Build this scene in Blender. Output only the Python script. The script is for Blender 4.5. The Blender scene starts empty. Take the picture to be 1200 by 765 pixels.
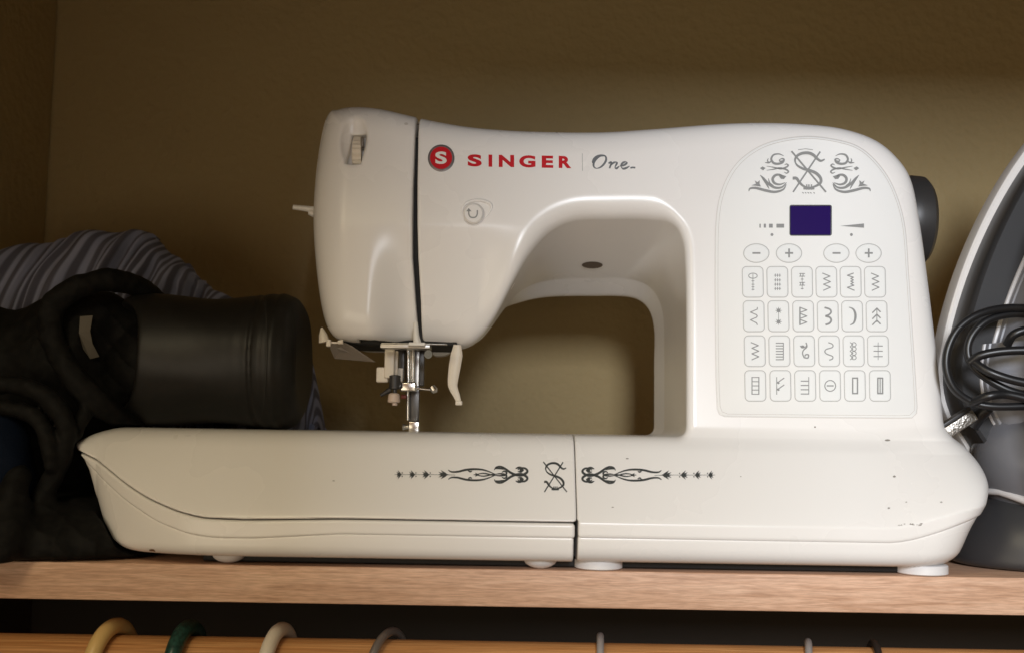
import bpy, math, random
import numpy as np
from mathutils import Vector, Matrix, Euler
from mathutils.bvhtree import BVHTree

random.seed(4); np.random.seed(4)
R = math.radians
SC = bpy.context.scene
COL = SC.collection

# ------------------------------------------------------------------ camera
F_PX, W_PX, H_PX = 1300.0, 1200.0, 765.0
cd = bpy.data.cameras.new('camera'); cam = bpy.data.objects.new('camera', cd); COL.objects.link(cam)
cam.location = (0, -0.55, 0.0702)
CAM_M = Euler((R(90 + 5.2), 0, 0)).to_matrix() @ Euler((0, 0, R(0.95))).to_matrix()
cam.rotation_euler = CAM_M.to_euler()
cd.sensor_fit = 'HORIZONTAL'; cd.sensor_width = 36; cd.lens = 36 * F_PX / W_PX
cd.clip_start = 0.02; cd.clip_end = 30
cd.dof.use_dof = True; cd.dof.focus_distance = 0.60; cd.dof.aperture_fstop = 9.0
SC.camera = cam

# ------------------------------------------------------------------ light
w = bpy.data.worlds.new('World'); SC.world = w; w.use_nodes = True
bg = w.node_tree.nodes['Background']
bg.inputs[0].default_value = (1.0, 0.91, 0.72, 1); bg.inputs[1].default_value = 0.18

def area(name, loc, target, sx, sy, power, color):
    l = bpy.data.lights.new(name, 'AREA'); l.shape = 'RECTANGLE'; l.size = sx; l.size_y = sy
    l.energy = power; l.color = color
    o = bpy.data.objects.new(name, l); COL.objects.link(o); o.location = loc
    o.rotation_euler = (Vector(target) - Vector(loc)).to_track_quat('-Z', 'Y').to_euler()
    return o
area('window_light', (0.08, -1.50, 0.42), (0.12, 0.05, 0.12), 0.27, 0.30, 19.4, (0.93, 0.965, 1.03))
area('room_light', (-0.30, -0.70, 0.54), (-0.14, 0.05, 0.06), 0.25, 0.30, 2.2, (1.0, 0.87, 0.58))
area('bounce_fill', (-0.26, -0.72, -0.02), (0.02, 0.06, 0.12), 0.90, 0.36, 2.05, (1.0, 0.87, 0.66))  # added soft fill standing in for light bounced around the room

vs = SC.view_settings; SC.display_settings.display_device = 'sRGB'
vs.view_transform = 'Standard'; vs.look = 'None'; vs.exposure = 0.0; vs.gamma = 1.0

# ------------------------------------------------------------------ helpers
CAMLOC = Vector(cam.location)
def ray(px, py):
    return (CAM_M @ Vector(((px - 600) / F_PX, (382.5 - py) / F_PX, -1))).normalized()
def U(px, py, Y=0.0):
    d = ray(px, py); return CAMLOC + d * ((Y - CAMLOC.y) / d.y)
LEAN, YF, ZREF = 0.12, 0.035, 0.075
def UF(px, py, off=0.0):           # on the leaning front plane of the column
    d = ray(px, py)                # Y = YF + off + LEAN (z - ZREF)
    t = (YF + off + LEAN * (CAMLOC.z - ZREF) - CAMLOC.y) / (d.y - LEAN * d.z)
    return CAMLOC + d * t

def mesh_from(name, verts, faces, mats, parent=None, smooth=True, midx=None, loc=None):
    me = bpy.data.meshes.new(name)
    if loc is not None:
        L = Vector(loc); verts = [Vector(v) - L for v in verts]
    me.from_pydata([tuple(v) for v in verts], [], [tuple(f) for f in faces])
    if not isinstance(mats, (list, tuple)): mats = [mats]
    for m in mats: me.materials.append(m)
    if midx is not None: me.polygons.foreach_set('material_index', midx)
    me.polygons.foreach_set('use_smooth', [smooth] * len(faces))
    me.update()
    o = bpy.data.objects.new(name, me); COL.objects.link(o)
    if loc is not None: o.location = loc
    if parent: o.parent = parent; o.matrix_parent_inverse = parent_inv(parent)
    return o
def parent_inv(p):
    M = Matrix.LocRotScale(p.location, p.rotation_euler, p.scale)
    if p.parent is not None:
        M = parent_inv(p.parent).inverted() @ p.matrix_parent_inverse @ M if False else world_of(p)
    return M.inverted()
def world_of(p):
    M = Matrix.LocRotScale(p.location, p.rotation_euler, p.scale)
    if p.parent is not None: return world_of(p.parent) @ p.matrix_parent_inverse @ M
    return M
def empty(name, loc):
    o = bpy.data.objects.new(name, None); COL.objects.link(o); o.location = loc; o.empty_display_size = 0.02
    return o
def tag(o, label=None, cat=None, group=None, kind=None):
    if label: o['label'] = label
    if cat: o['category'] = cat
    if group: o['group'] = group
    if kind: o['kind'] = kind
    return o

class MB:
    def __init__(s): s.v = []; s.f = []; s.m = []
    def add(s, vs_, fs, mi=0):
        n = len(s.v); s.v += [Vector(v) for v in vs_]; s.f += [tuple(i + n for i in f) for f in fs]; s.m += [mi] * len(fs)
    def box(s, c, h, rot=None, mi=0, bev=0.0):
        c = Vector(c); h = Vector(h); rot = rot or Matrix.Identity(3)
        b = min(bev, min(h) * .9)
        if b <= 0:
            vs_ = [c + rot @ Vector((x*h.x, y*h.y, z*h.z)) for x in (-1,1) for y in (-1,1) for z in (-1,1)]
            s.add(vs_, [(0,1,3,2),(4,6,7,5),(0,4,5,1),(2,3,7,6),(0,2,6,4),(1,5,7,3)], mi); return
        import bmesh
        bm = bmesh.new(); bmesh.ops.create_cube(bm, size=2)
        for v in bm.verts: v.co = Vector((v.co.x*h.x, v.co.y*h.y, v.co.z*h.z))
        bmesh.ops.bevel(bm, geom=bm.edges[:], offset=b, segments=3, profile=.5, affect='EDGES')
        bm.verts.ensure_lookup_table()
        s.add([c + rot @ v.co for v in bm.verts], [[v.index for v in f.verts] for f in bm.faces], mi); bm.free()
    def tube(s, pts, r, n=12, mi=0, cap=True, flat=None):
        pts = [Vector(p) for p in pts]; k = len(pts)
        rs = r if isinstance(r, (list, tuple)) else [r] * k
        up = None; rings = []
        for i in range(k):
            t = (pts[min(i+1, k-1)] - pts[max(i-1, 0)]).normalized()
            if up is None:
                up = t.orthogonal().normalized()
                if flat is not None:
                    f = Vector(flat); up = (f - t * f.dot(t)).normalized()
            up = (up - t * up.dot(t)).normalized(); b = t.cross(up)
            fl = 1.0 if flat is None else 0.35
            rings.append([pts[i] + (up * math.cos(a) * rs[i] * fl + b * math.sin(a) * rs[i]) for a in [2*math.pi*j/n for j in range(n)]])
        vs_ = [v for rg in rings for v in rg]; fs = []
        for i in range(k-1):
            for j in range(n):
                a = i*n + j; b2 = i*n + (j+1) % n; fs.append((a, b2, b2+n, a+n))
        if cap: fs.append(tuple(range(n-1, -1, -1))); fs.append(tuple((k-1)*n + j for j in range(n)))
        s.add(vs_, fs, mi)
    def lathe(s, prof, origin, axis, n=40, mi=0):
        # prof: list of (t along axis, radius)
        o = Vector(origin); a = Vector(axis).normalized(); u = a.orthogonal().normalized(); w_ = a.cross(u)
        vs_ = []; fs = []
        for t, r in prof:
            for j in range(n):
                th = 2*math.pi*j/n; vs_.append(o + a*t + (u*math.cos(th) + w_*math.sin(th)) * r)
        for i in range(len(prof)-1):
            for j in range(n):
                p = i*n + j; q = i*n + (j+1) % n; fs.append((p, q, q+n, p+n))
        fs.append(tuple(range(n-1, -1, -1))); fs.append(tuple((len(prof)-1)*n + j for j in range(n)))
        s.add(vs_, fs, mi)
    def build(s, name, mats, parent=None, smooth=True, loc=None):
        o = mesh_from(name, s.v, s.f, mats, parent, smooth, s.m, loc)
        if smooth: shade_auto(o)
        return o
def shade_auto(o, ang=38):
    try: o.data.set_sharp_from_angle(angle=R(ang))
    except Exception: pass

def spline(pts, n=10, closed=False):
    P = [Vector(p) for p in pts]; out = []; k = len(P)
    rng = range(k if closed else k - 1)
    for i in rng:
        p0 = P[(i-1) % k] if (closed or i > 0) else P[0]*2 - P[1]
        p1 = P[i]; p2 = P[(i+1) % k]
        p3 = P[(i+2) % k] if (closed or i < k-2) else P[-1]*2 - P[-2]
        for j in range(n):
            t = j / n
            out.append(0.5*((2*p1) + (p2-p0)*t + (2*p0-5*p1+4*p2-p3)*t*t + (3*p1-p0-3*p2+p3)*t**3))
    if not closed: out.append(P[-1])
    return out

# ------------------------------------------------------------------ materials
def mat(name, color, rough=0.5, metal=0.0, **kw):
    m = bpy.data.materials.new(name); m.use_nodes = True
    b = m.node_tree.nodes['Principled BSDF']
    b.inputs['Base Color'].default_value = (*color, 1); b.inputs['Roughness'].default_value = rough
    b.inputs['Metallic'].default_value = metal
    for k, v in kw.items():
        b.inputs[k.replace('_', ' ')].default_value = v
    return m
def nodes(m): return m.node_tree.nodes, m.node_tree.links, m.node_tree.nodes['Principled BSDF']
def noise_into(m, scale, lo, hi, detail=4, vec=None, c1=None, c2=None, bump=0.0, bscale=None, bdist=0.0005, rough=None):
    N, L, B = nodes(m)
    tc = N.new('ShaderNodeTexCoord'); mp = N.new('ShaderNodeMapping')
    L.new(tc.outputs['Object'], mp.inputs[0])
    if vec: mp.inputs['Scale'].default_value = vec
    nz = N.new('ShaderNodeTexNoise'); nz.inputs['Scale'].default_value = scale; nz.inputs['Detail'].default_value = detail
    L.new(mp.outputs[0], nz.inputs['Vector'])
    cr = N.new('ShaderNodeValToRGB'); cr.color_ramp.elements[0].position = lo; cr.color_ramp.elements[1].position = hi
    L.new(nz.outputs['Fac'], cr.inputs[0])
    if c1: cr.color_ramp.elements[0].color = (*c1, 1); cr.color_ramp.elements[1].color = (*c2, 1); L.new(cr.outputs[0], B.inputs['Base Color'])
    if rough:
        mr = N.new('ShaderNodeMapRange'); mr.inputs['To Min'].default_value = rough[0]; mr.inputs['To Max'].default_value = rough[1]
        L.new(nz.outputs['Fac'], mr.inputs[0]); L.new(mr.outputs[0], B.inputs['Roughness'])
    if bump:
        nb = N.new('ShaderNodeTexNoise'); nb.inputs['Scale'].default_value = bscale or scale; nb.inputs['Detail'].default_value = 3
        L.new(mp.outputs[0], nb.inputs['Vector'])
        bp = N.new('ShaderNodeBump'); bp.inputs['Strength'].default_value = bump; bp.inputs['Distance'].default_value = bdist
        L.new(nb.outputs['Fac'], bp.inputs['Height']); L.new(bp.outputs[0], B.inputs['Normal'])
    return m

M = {}
M['body'] = noise_into(mat('white_plastic', (0.80, 0.785, 0.76), 0.34), 14, .05, .95, c1=(0.84,0.82,0.795), c2=(0.865,0.85,0.83), rough=(.22,.32), bump=.03, bscale=1800, bdist=.0002)
M['panel'] = mat('panel_white', (0.86, 0.865, 0.85), 0.6, Specular_IOR_Level=.22)
M['rim_line'] = mat('panel_rim', (0.62, 0.59, 0.56), 0.4)
M['pad'] = mat('button_pad', (0.80, 0.815, 0.805), 0.45)
M['print'] = mat('grey_print', (0.25, 0.255, 0.25), 0.5)
M['outline'] = mat('outline_print', (0.47, 0.47, 0.455), 0.5)
M['ink'] = mat('ornament_ink', (0.045, 0.05, 0.05), 0.5)
M['script'] = mat('script_ink', (0.13, 0.14, 0.15), 0.5)
M['red'] = mat('red_print', (0.55, 0.010, 0.018), 0.5, Specular_IOR_Level=.15)
M['redring'] = mat('grey_ring', (0.20, 0.18, 0.18), 0.3, .5)
M['white'] = mat('white_print', (0.8, 0.78, 0.74), 0.4)
M['screen'] = mat('screen_violet', (0.017, 0.004, 0.095), 0.3, Specular_IOR_Level=.12)
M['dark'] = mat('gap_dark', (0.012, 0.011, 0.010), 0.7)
M['cavity'] = mat('cavity_brown', (0.13, 0.10, 0.075), 0.7)
M['chrome'] = mat('bright_steel', (0.72, 0.70, 0.66), 0.2, 1.0)
M['steel'] = mat('dull_steel', (0.42, 0.40, 0.37), 0.35, 1.0)
M['darksteel'] = mat('dark_steel', (0.10, 0.095, 0.09), 0.35, .8)
M['ivory'] = mat('ivory_plastic', (0.74, 0.67, 0.56), 0.4)
M['greyplastic'] = mat('smoke_plastic', (0.16, 0.135, 0.11), 0.3)
M['wire'] = mat('grey_wire_steel', (.50,.49,.48), .38, .45)
M['foot'] = mat('foot_white', (0.80, 0.79, 0.79), 0.45)
M['blackgloss'] = mat('wheel_black', (0.035, 0.033, 0.032), 0.42)
M['mark'] = mat('scuff_mark', (0.26, 0.235, 0.21), 0.8)
M['browmark'] = mat('brown_chip', (0.20, 0.11, 0.06), 0.8)
M['wall'] = noise_into(mat('tan_wall', (0.40, 0.285, 0.135), 0.75), 5, .3, .7, c1=(0.425,0.322,0.156), c2=(0.455,0.346,0.168), bump=.8, bscale=150, bdist=.0022)
M['wall_dark'] = M['wall']

def wood(name, ca, cb, cc, stretch, scale, fine=900, rough=.5):
    m = mat(name, ca, rough); N, L, B = nodes(m)
    tc = N.new('ShaderNodeTexCoord'); mp = N.new('ShaderNodeMapping'); mp.inputs['Scale'].default_value = stretch
    L.new(tc.outputs['Object'], mp.inputs[0])
    n1 = N.new('ShaderNodeTexNoise'); n1.inputs['Scale'].default_value = scale; n1.inputs['Detail'].default_value = 6; n1.inputs['Distortion'].default_value = 1.6
    L.new(mp.outputs[0], n1.inputs['Vector'])
    cr = N.new('ShaderNodeValToRGB'); e = cr.color_ramp.elements
    e[0].position = .30; e[0].color = (*ca, 1); e[1].position = .72; e[1].color = (*cc, 1)
    k = e.new(.5); k.color = (*cb, 1)
    L.new(n1.outputs['Fac'], cr.inputs[0])
    n2 = N.new('ShaderNodeTexNoise'); n2.inputs['Scale'].default_value = fine; n2.inputs['Detail'].default_value = 2
    mp2 = N.new('ShaderNodeMapping'); mp2.inputs['Scale'].default_value = (stretch[0]*1.0, stretch[1], stretch[2]); L.new(tc.outputs['Object'], mp2.inputs[0])
    L.new(mp2.outputs[0], n2.inputs['Vector'])
    mx = N.new('ShaderNodeMix'); mx.data_type = 'RGBA'; mx.blend_type = 'MULTIPLY'; mx.inputs[0].default_value = .55
    c2 = N.new('ShaderNodeValToRGB'); c2.color_ramp.elements[0].position = .35; c2.color_ramp.elements[0].color = (.62,.58,.54,1); c2.color_ramp.elements[1].position = .62; c2.color_ramp.elements[1].color = (1.06,1.05,1.04,1)
    L.new(n2.outputs['Fac'], c2.inputs[0]); L.new(cr.outputs[0], mx.inputs[6]); L.new(c2.outputs[0], mx.inputs[7]); L.new(mx.outputs[2], B.inputs['Base Color'])
    bp = N.new('ShaderNodeBump'); bp.inputs['Strength'].default_value = .15; bp.inputs['Distance'].default_value = .0003
    L.new(n2.outputs['Fac'], bp.inputs['Height']); L.new(bp.outputs[0], B.inputs['Normal'])
    return m
M['shelf'] = wood('oak_laminate', (0.52,0.305,0.19), (0.66,0.415,0.28), (0.76,0.51,0.36), (.055, 1, 1), 330, 2600)
M['rod'] = wood('pine_rod', (0.44,0.19,0.06), (0.62,0.31,0.115), (0.74,0.42,0.18), (.02, 1, 1), 420, 2200)

# ------------------------------------------------------------------ signed distance modelling
class Poly2:
    """signed distance to a closed outline in (x, z), sampled on a grid"""
    def __init__(s, pts, x0, x1, z0, z1, h=0.0006):
        P = np.array([(p[0], p[1]) for p in pts]); s.h = h; s.x0 = x0; s.z0 = z0
        xs = np.arange(x0, x1 + h, h); zs = np.arange(z0, z1 + h, h)
        X, Z = np.meshgrid(xs, zs, indexing='ij')
        d2 = np.full(X.shape, 1e9, np.float32); ins = np.zeros(X.shape, bool)
        A = P; Bq = np.roll(P, -1, 0)
        for (ax, az), (bx, bz) in zip(A, Bq):
            ex, ez = bx-ax, bz-az; L2 = ex*ex + ez*ez
            if L2 < 1e-14: continue
            t = np.clip(((X-ax)*ex + (Z-az)*ez)/L2, 0, 1)
            np.minimum(d2, (X-ax-t*ex)**2 + (Z-az-t*ez)**2, out=d2)
            c = ((az > Z) != (bz > Z))
            if ez != 0: ins ^= c & (X < ex*(Z-az)/ez + ax)
        s.g = np.sqrt(d2); s.g[ins] *= -1
        # light blur removes the medial-axis creases
        for _ in range(3):
            g = s.g.copy(); g[1:-1,1:-1] = (s.g[1:-1,1:-1]*4 + s.g[2:,1:-1] + s.g[:-2,1:-1] + s.g[1:-1,2:] + s.g[1:-1,:-2]) / 8; s.g = g
        s.g = s.g.astype(np.float32)
    def __call__(s, x, z):
        u = (x - s.x0)/s.h; v = (z - s.z0)/s.h
        u = np.clip(u, 0, s.g.shape[0]-1.001); v = np.clip(v, 0, s.g.shape[1]-1.001)
        i = u.astype(np.int32); j = v.astype(np.int32); fu = (u-i).astype(np.float32); fv = (v-j).astype(np.float32)
        i, j = np.broadcast_arrays(i, j)
        g = s.g
        return (g[i,j]*(1-fu)*(1-fv) + g[i+1,j]*fu*(1-fv) + g[i,j+1]*(1-fu)*fv + g[i+1,j+1]*fu*fv)
def smax(a, b, k):
    h = np.maximum(k - np.abs(a-b), 0)/k; return np.maximum(a, b) + h*h*k*.25
def smin(a, b, k): return -smax(-a, -b, k)
def sstep(a, b, x):
    t = np.clip((x-a)/(b-a), 0, 1); return t*t*(3-2*t)

def surface_net(name, f, lo, hi, h, mats, parent=None, loc=None, newton=2):
    h = np.array(h if hasattr(h, '__len__') else (h,h,h), float)
    n = [int(math.ceil((hi[i]-lo[i])/h[i]))+1 for i in range(3)]
    ax = [(lo[i] + np.arange(n[i])*h[i]) for i in range(3)]
    V = np.empty(n, np.float32)
    for s0 in range(0, n[0], 48):
        V[s0:s0+48] = f(ax[0][s0:s0+48,None,None], ax[1][None,:,None], ax[2][None,None,:])
    ins = V < 0
    c = [(i,j,k) for i in (0,1) for j in (0,1) for k in (0,1)]
    cnt = np.zeros([m-1 for m in n], np.int8)
    for i,j,k in c: cnt += ins[i:n[0]-1+i, j:n[1]-1+j, k:n[2]-1+k]
    act = (cnt > 0) & (cnt < 8)
    I, J, K = np.nonzero(act); idx = np.full(act.shape, -1, np.int32); idx[I,J,K] = np.arange(len(I))
    vals = {q: V[I+q[0], J+q[1], K+q[2]] for q in c}
    acc = np.zeros((len(I), 3)); num = np.zeros(len(I))
    for a in c:
        for d in range(3):
            if a[d]: continue
            b = list(a); b[d] = 1; b = tuple(b)
            va, vb = vals[a], vals[b]; cr = (va < 0) != (vb < 0)
            t = np.where(cr, va/np.where(cr, va-vb, 1), 0)
            p = np.zeros((len(I), 3)); p[:] = a; p[:, d] += t
            acc[cr] += p[cr]; num += cr
    P = (acc/num[:,None] + np.stack([I,J,K], 1))*h + np.array(lo)
    e = float(min(h))*.5
    def grad(P):
        g = np.empty_like(P)
        for d in range(3):
            q = P.copy(); q[:,d] += e; a = f(q[:,0],q[:,1],q[:,2]); q[:,d] -= 2*e; b = f(q[:,0],q[:,1],q[:,2]); g[:,d] = (a-b)/(2*e)
        return g
    P0 = P.copy()
    for _ in range(newton):
        g = grad(P); v = f(P[:,0],P[:,1],P[:,2]); s = -v/np.maximum((g**2).sum(1), .15)
        P = P + np.clip(s, -h.max()*.5, h.max()*.5)[:,None]*g
    P = np.clip(P, P0-h*.75, P0+h*.75)
    quads = []
    for d in range(3):
        o1, o2 = [(1,2),(2,0),(0,1)][d]
        sl = [slice(0,n[0]), slice(0,n[1]), slice(0,n[2])]
        a = [slice(None)]*3; b = [slice(None)]*3; a[d] = slice(0,-1); b[d] = slice(1,None)
        for o in (o1,o2): a[o] = slice(1,-1); b[o] = slice(1,-1)
        A = ins[tuple(a)]; Bm = ins[tuple(b)]; cr = A != Bm
        q = np.stack(np.nonzero(cr), 1); flip = A[tuple(q.T)]
        base = q.copy(); base[:,o1] += 0; base[:,o2] += 0
        def cell(du, dv):
            t = q.copy(); t[:,o1] += du; t[:,o2] += dv; return idx[t[:,0],t[:,1],t[:,2]]
        Q = np.stack([cell(0,0), cell(1,0), cell(1,1), cell(0,1)], 1)
        Q[~flip] = Q[~flip][:, ::-1]; quads.append(Q)
    Q = np.concatenate(quads); Q = Q[(Q >= 0).all(1)]
    G = grad(P); nl = np.linalg.norm(G, axis=1); G /= np.maximum(nl, 1e-9)[:,None]
    L0 = np.array(loc) if loc is not None else np.zeros(3)
    me = bpy.data.meshes.new(name)
    me.vertices.add(len(P)); me.vertices.foreach_set('co', (P-L0).astype(np.float32).ravel())
    me.loops.add(len(Q)*4); me.loops.foreach_set('vertex_index', Q.astype(np.int32).ravel())
    me.polygons.add(len(Q)); me.polygons.foreach_set('loop_start', np.arange(0, len(Q)*4, 4, dtype=np.int32))
    me.polygons.foreach_set('loop_total', np.full(len(Q), 4, np.int32))
    me.update(calc_edges=True); me.validate()
    me.polygons.foreach_set('use_smooth', [True]*len(me.polygons))
    me.normals_split_custom_set_from_vertices([tuple(x) for x in G]) if len(me.vertices) == len(G) else None
    for m in (mats if isinstance(mats, (list,tuple)) else [mats]): me.materials.append(m)
    o = bpy.data.objects.new(name, me); COL.objects.link(o)
    if loc is not None: o.location = loc
    if parent: o.parent = parent; o.matrix_parent_inverse = world_of(parent).inverted()
    return o, P, Q

# ------------------------------------------------------------------ the closet: walls, shelf, header
YB = 0.30; XL_W = U(57, 200, YB).x; XR_W = 0.62
def slab(name, x0, x1, y0, y1, z0, z1, m, kind='structure', bev=0):
    b = MB(); b.box(((x0+x1)/2,(y0+y1)/2,(z0+z1)/2), ((x1-x0)/2,(y1-y0)/2,(z1-z0)/2), bev=bev)
    o = b.build(name, m, smooth=bev > 0); o['kind'] = kind; return o
slab('back_wall', XL_W-.1, XR_W+.1, YB, YB+.02, -1.3, .95, M['wall'])
slab('left_wall', XL_W-.1, XL_W, -.235, YB-.002, -1.3, .95, M['wall'])
slab('right_wall', XR_W, XR_W+.1, -.235, YB-.002, -1.3, .95, M['wall'])
slab('ceiling', XL_W-.1, XR_W+.1, -.235, YB+.02, .952, .98, M['wall'])
slab('door_header', XL_W-.6, XR_W+.6, -.27, -.237, 0.330, .98, M['wall'])
slab('floor', -3, 3, -3, YB+.02, -1.33, -1.302, M['rod'])
slab('shade_board', XL_W+.006, XR_W-.001, YB-.014, YB-.002, -.30, -.0192, mat('shade_brown',(.030,.022,.014),.7))  # near-black board paints the shade on the wall under the shelf
slab('shade_side_board', XL_W+.0005, XL_W+.012, .03, YB-.016, -.30, -.0192, mat('shade_side_brown',(.035,.022,.014),.7))  # same painted shade, carried onto the left wall
slab('light_blocker', -.60, .052, -.79, -.75, -1.30, .95, M['rod'])  # unseen panel added to cut the key light off the left side
sh = slab('shelf', XL_W+.001, XR_W-.001, 0.0105, YB-.002, -.0182, 0.0, M['shelf'], bev=.0005)

# ------------------------------------------------------------------ sewing machine shell
ZTOP = U(600, 508, .04).z
ZG = U(800, 633.5, 0).z; ZS = U(600, 611, 0.001).z; ZB = U(760, 661.5, .006).z
X_SPLIT = U(675, 580, .01).x
machine = empty('sewing_machine', (0.05, 0.08, 0))
tag(machine, 'white computerised sewing machine with button panel standing on the wooden shelf', 'sewing machine')

# outer outline of head, arm and column, traced on the leaning front plane
out_px = [(393,127),(410,124.5),(440,128),(487,139),(520,146),(560,152),(620,156),(700,157),(760,153.5),(830,148),(880,146),(930,147),(980,152),(1020,165),(1047,186),(1065,214),(1075,262),(1083,320),(1091,385),(1098,445),(1103,500)]
out_px2 = [(1104,560),(700,560),(540,560),(540,418),(531,405),(487,403),(440,403),(408,402),(388,392),(377,368),(370,320),(366.5,262),(369,210),(376,160),(383,137)]
def uf2(p, off=0.0):
    q = UF(p[0], p[1], off); return (q.x, q.z)
o1 = [uf2((v.x, v.y), .015) for v in spline([Vector((a,b,0)) for a,b in out_px], 6)]
o2 = [uf2(p, .010) for p in out_px2]
# smooth the left side
left = [uf2((v.x, v.y), .020) for v in spline([Vector((a,b,0)) for a,b in out_px2[6:]] + [Vector((393,127,0))], 5)]
outline = o1 + [uf2(p, .01) for p in out_px2[:6]] + left[:-1]
BX = (-.14, .27, -.01, .26)
OUT = Poly2(outline, *BX)
A_px = [(530,470),(543,418),(560,400),(582,368),(602,328),(620,294),(642,266),(672,251),(715,248.5),(762,249),(788,257),(802,280),(804.5,330),(804.5,505)]
C_px = [(528,470),(538,418),(566,396),(590,364),(606,345),(627,333),(660,327.5),(700,327),(735,327.5),(762,338),(776,366),(778,420),(778,505)]
B_px = [(522,480),(532,414),(560,380),(592,361),(612,356),(643,351),(690,350),(735,351),(757,360),(766,385),(766,430),(766,505)]
def throat(pxs, Yrel):
    s = spline([Vector((a,b,0)) for a,b in pxs], 6)
    pts = []
    for v in s:
        q = UF(v.x, v.y, Yrel); pts.append((q.x, q.z))
    zlow = ZTOP - .03
    pts[0] = (pts[0][0], pts[0][1]); pts.append((pts[-1][0], zlow)); pts.append((-.16, zlow)); pts.append((-.16, pts[0][1]))
    # below the head everything is open
    return pts
def throat_poly(pxs, Yrel):
    s = spline([Vector((a,b,0)) for a,b in pxs], 6)
    pts = [(UF(v.x, v.y, Yrel).x, UF(v.x, v.y, Yrel).z) for v in s]
    return Poly2(pts + [(pts[-1][0], ZTOP-.03), (pts[0][0], ZTOP-.03)], *BX)
TA, TC, TB = throat_poly(A_px, 0.002), throat_poly(C_px, .085), throat_poly(B_px, .11)
DEPTH = .112
zc_crease = UF(520, 264).z; zh = UF(540, 403).z
XHEADR = UF(541, 417).x
def frontY(x, z):
    base = YF + LEAN*(z - ZREF)
    wgt = 1 - sstep(UF(560,300).x, UF(625,300).x, x)
    dz = zc_crease - z
    soft = .5*(dz + np.sqrt(dz*dz + .0016**2))        # smooth ramp below the crease
    wl = .25 + .75*sstep(UF(430,300).x, UF(480,300).x, x)
    return base + wgt*wl*soft*.30
def shell(x, y, z):
    yr = y - frontY(x, z)
    d2 = OUT(x, z)
    # the column/arm outline applies; remove all below head-left
    kk = .016 + .010*(1 - sstep(UF(368,250).x, UF(455,250).x, x))
    s = smax(smax(d2, -yr, kk), yr - DEPTH, .014)
    yl = y - (YF + LEAN*(z - ZREF))
    t1 = np.clip(yl/.083, 0, 1); t2 = np.clip((yl-.083)/.025, 0, 1)
    T = TA(x,z)*(1-t1) + TC(x,z)*t1*(1-t2) + TB(x,z)*t2
    k = .0045 + .0055*(1 - sstep(.075, .092, x))
    s = smax(s, -T, k)
    return s
# gap between face cover and arm
gap = [(489.0,130),(488,160),(486.3,220),(485.6,300),(487.6,350),(488.6,378),(490,404)]
gz = np.array([UF(a,b).z for a,b in gap])[::-1]; gx = np.array([UF(a,b).x for a,b in gap])[::-1]
gw_px = np.array([1.5,2.0,2.7,3.5,3.2,2.4,1.2])[::-1]; gw = gw_px*.585/F_PX
def gapx(z): return np.interp(z, gz, gx)
def gapw(z): return np.interp(z, gz, gw)
zbot_head = UF(450, 403).z
def headcavity(x, y, z):
    # open underside of the head
    yr = y - frontY(x, z)
    c = np.maximum(np.maximum(UF(415,400).x - x, x - UF(532,400).x), np.maximum(.010 - yr, yr - .085))
    return np.maximum(c, z - (zbot_head + .03))
def cover(x, y, z):
    s = smax(shell(x,y,z), x - (gapx(z) - gapw(z)), .0016)
    s = smax(s, zbot_head + .0 - z, .006)
    pc = UF(417,174); yr = y - frontY(x,z)
    pk = np.maximum(np.maximum(np.abs(x-pc.x-.12*(z-pc.z))-.0041, np.abs(z-pc.z)-.0088), yr-.008)
    s = smax(s, -pk, .0012)
    s = smax(s, -ell(x, yr+.0008, z, (UF(414,163).x, 0, UF(414,163).z), (.0078,.0052,.0150)), .0012)
    return np.maximum(s, -headcavity(x,y,z))
def ell(x,y,z, c, r):
    q = np.sqrt(((x-c[0])/r[0])**2+((y-c[1])/r[1])**2+((z-c[2])/r[2])**2)
    return (q-1)*min(r)
def basefront(x, z):
    """Y of the front of the base at (x, z) with its sloping upper face"""
    t = np.clip((z - ZS)/(ZTOP - ZS), 0, 1)
    # lip bulges a little, upper face leans back
    lean = .031*t**1.12 
    low = np.maximum(ZG - z, 0); 
    return lean + .02*low + 9.0*low*low
rx_px = [(1104,500),(1118,509),(1134,524),(1147,543),(1154.5,563),(1156,580),(1153,598),(1148,616),(1142,634),(1136,650),(1128,662)]
rsp = [(v.x, v.y) for v in spline([Vector((a,b,0)) for a,b in rx_px], 8)]
ry_ = lambda b: float(np.interp(b, [500,530,560,590,620], [.046,.043,.033,.018,.010]))
rz = np.array([U(a,b,ry_(b)).z for a,b in rsp])[::-1]; rxx = np.array([U(a,b,ry_(b)).x for a,b in rsp])[::-1]
rxx = np.convolve(np.pad(rxx, 5, mode='edge'), np.ones(11)/11, 'valid')
def baseR(x, y, z):
    xr = np.interp(z, rz, rxx)
    zrise = .0145*sstep(.185, .247, x)
    zz = z - zrise*(z < 1)*(1 - np.clip((z-.03)/.03, 0, 1))
    f = basefront(x, zz) - y
    s = smax(f*.85, (x - xr)*.95, .022)
    s = smax(s, y - .165, .03)
    s = smax(s, z - (ZTOP + .0055*sstep(.185,.232,x)), .008)
    s = smax(s, ZB - z, .008)
    return s, zz
def body(x, y, z):
    s = np.maximum(shell(x,y,z), ZTOP - .02 - z)
    s = smax(s, (gapx(z) + gapw(z)) - x, .0016)
    # arm underside (right half of the head)
    under = np.where(x < XHEADR - .003, zh - z, -1)
    s = np.maximum(s, -headcavity(x,y,z))
    b, zz = baseR(x,y,z)
    b = smax(b, X_SPLIT + np.where(z > ZS+.001, .0002, .0007) - x, .0010)
    b = smax(b, (ZG + .0002) - zz, .0022)
    s = smin(s, b, .006)
    return np.maximum(s, (X_SPLIT + .0006 - x)*np.where(z < ZTOP+.004, 1, -1)) if False else s
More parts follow.
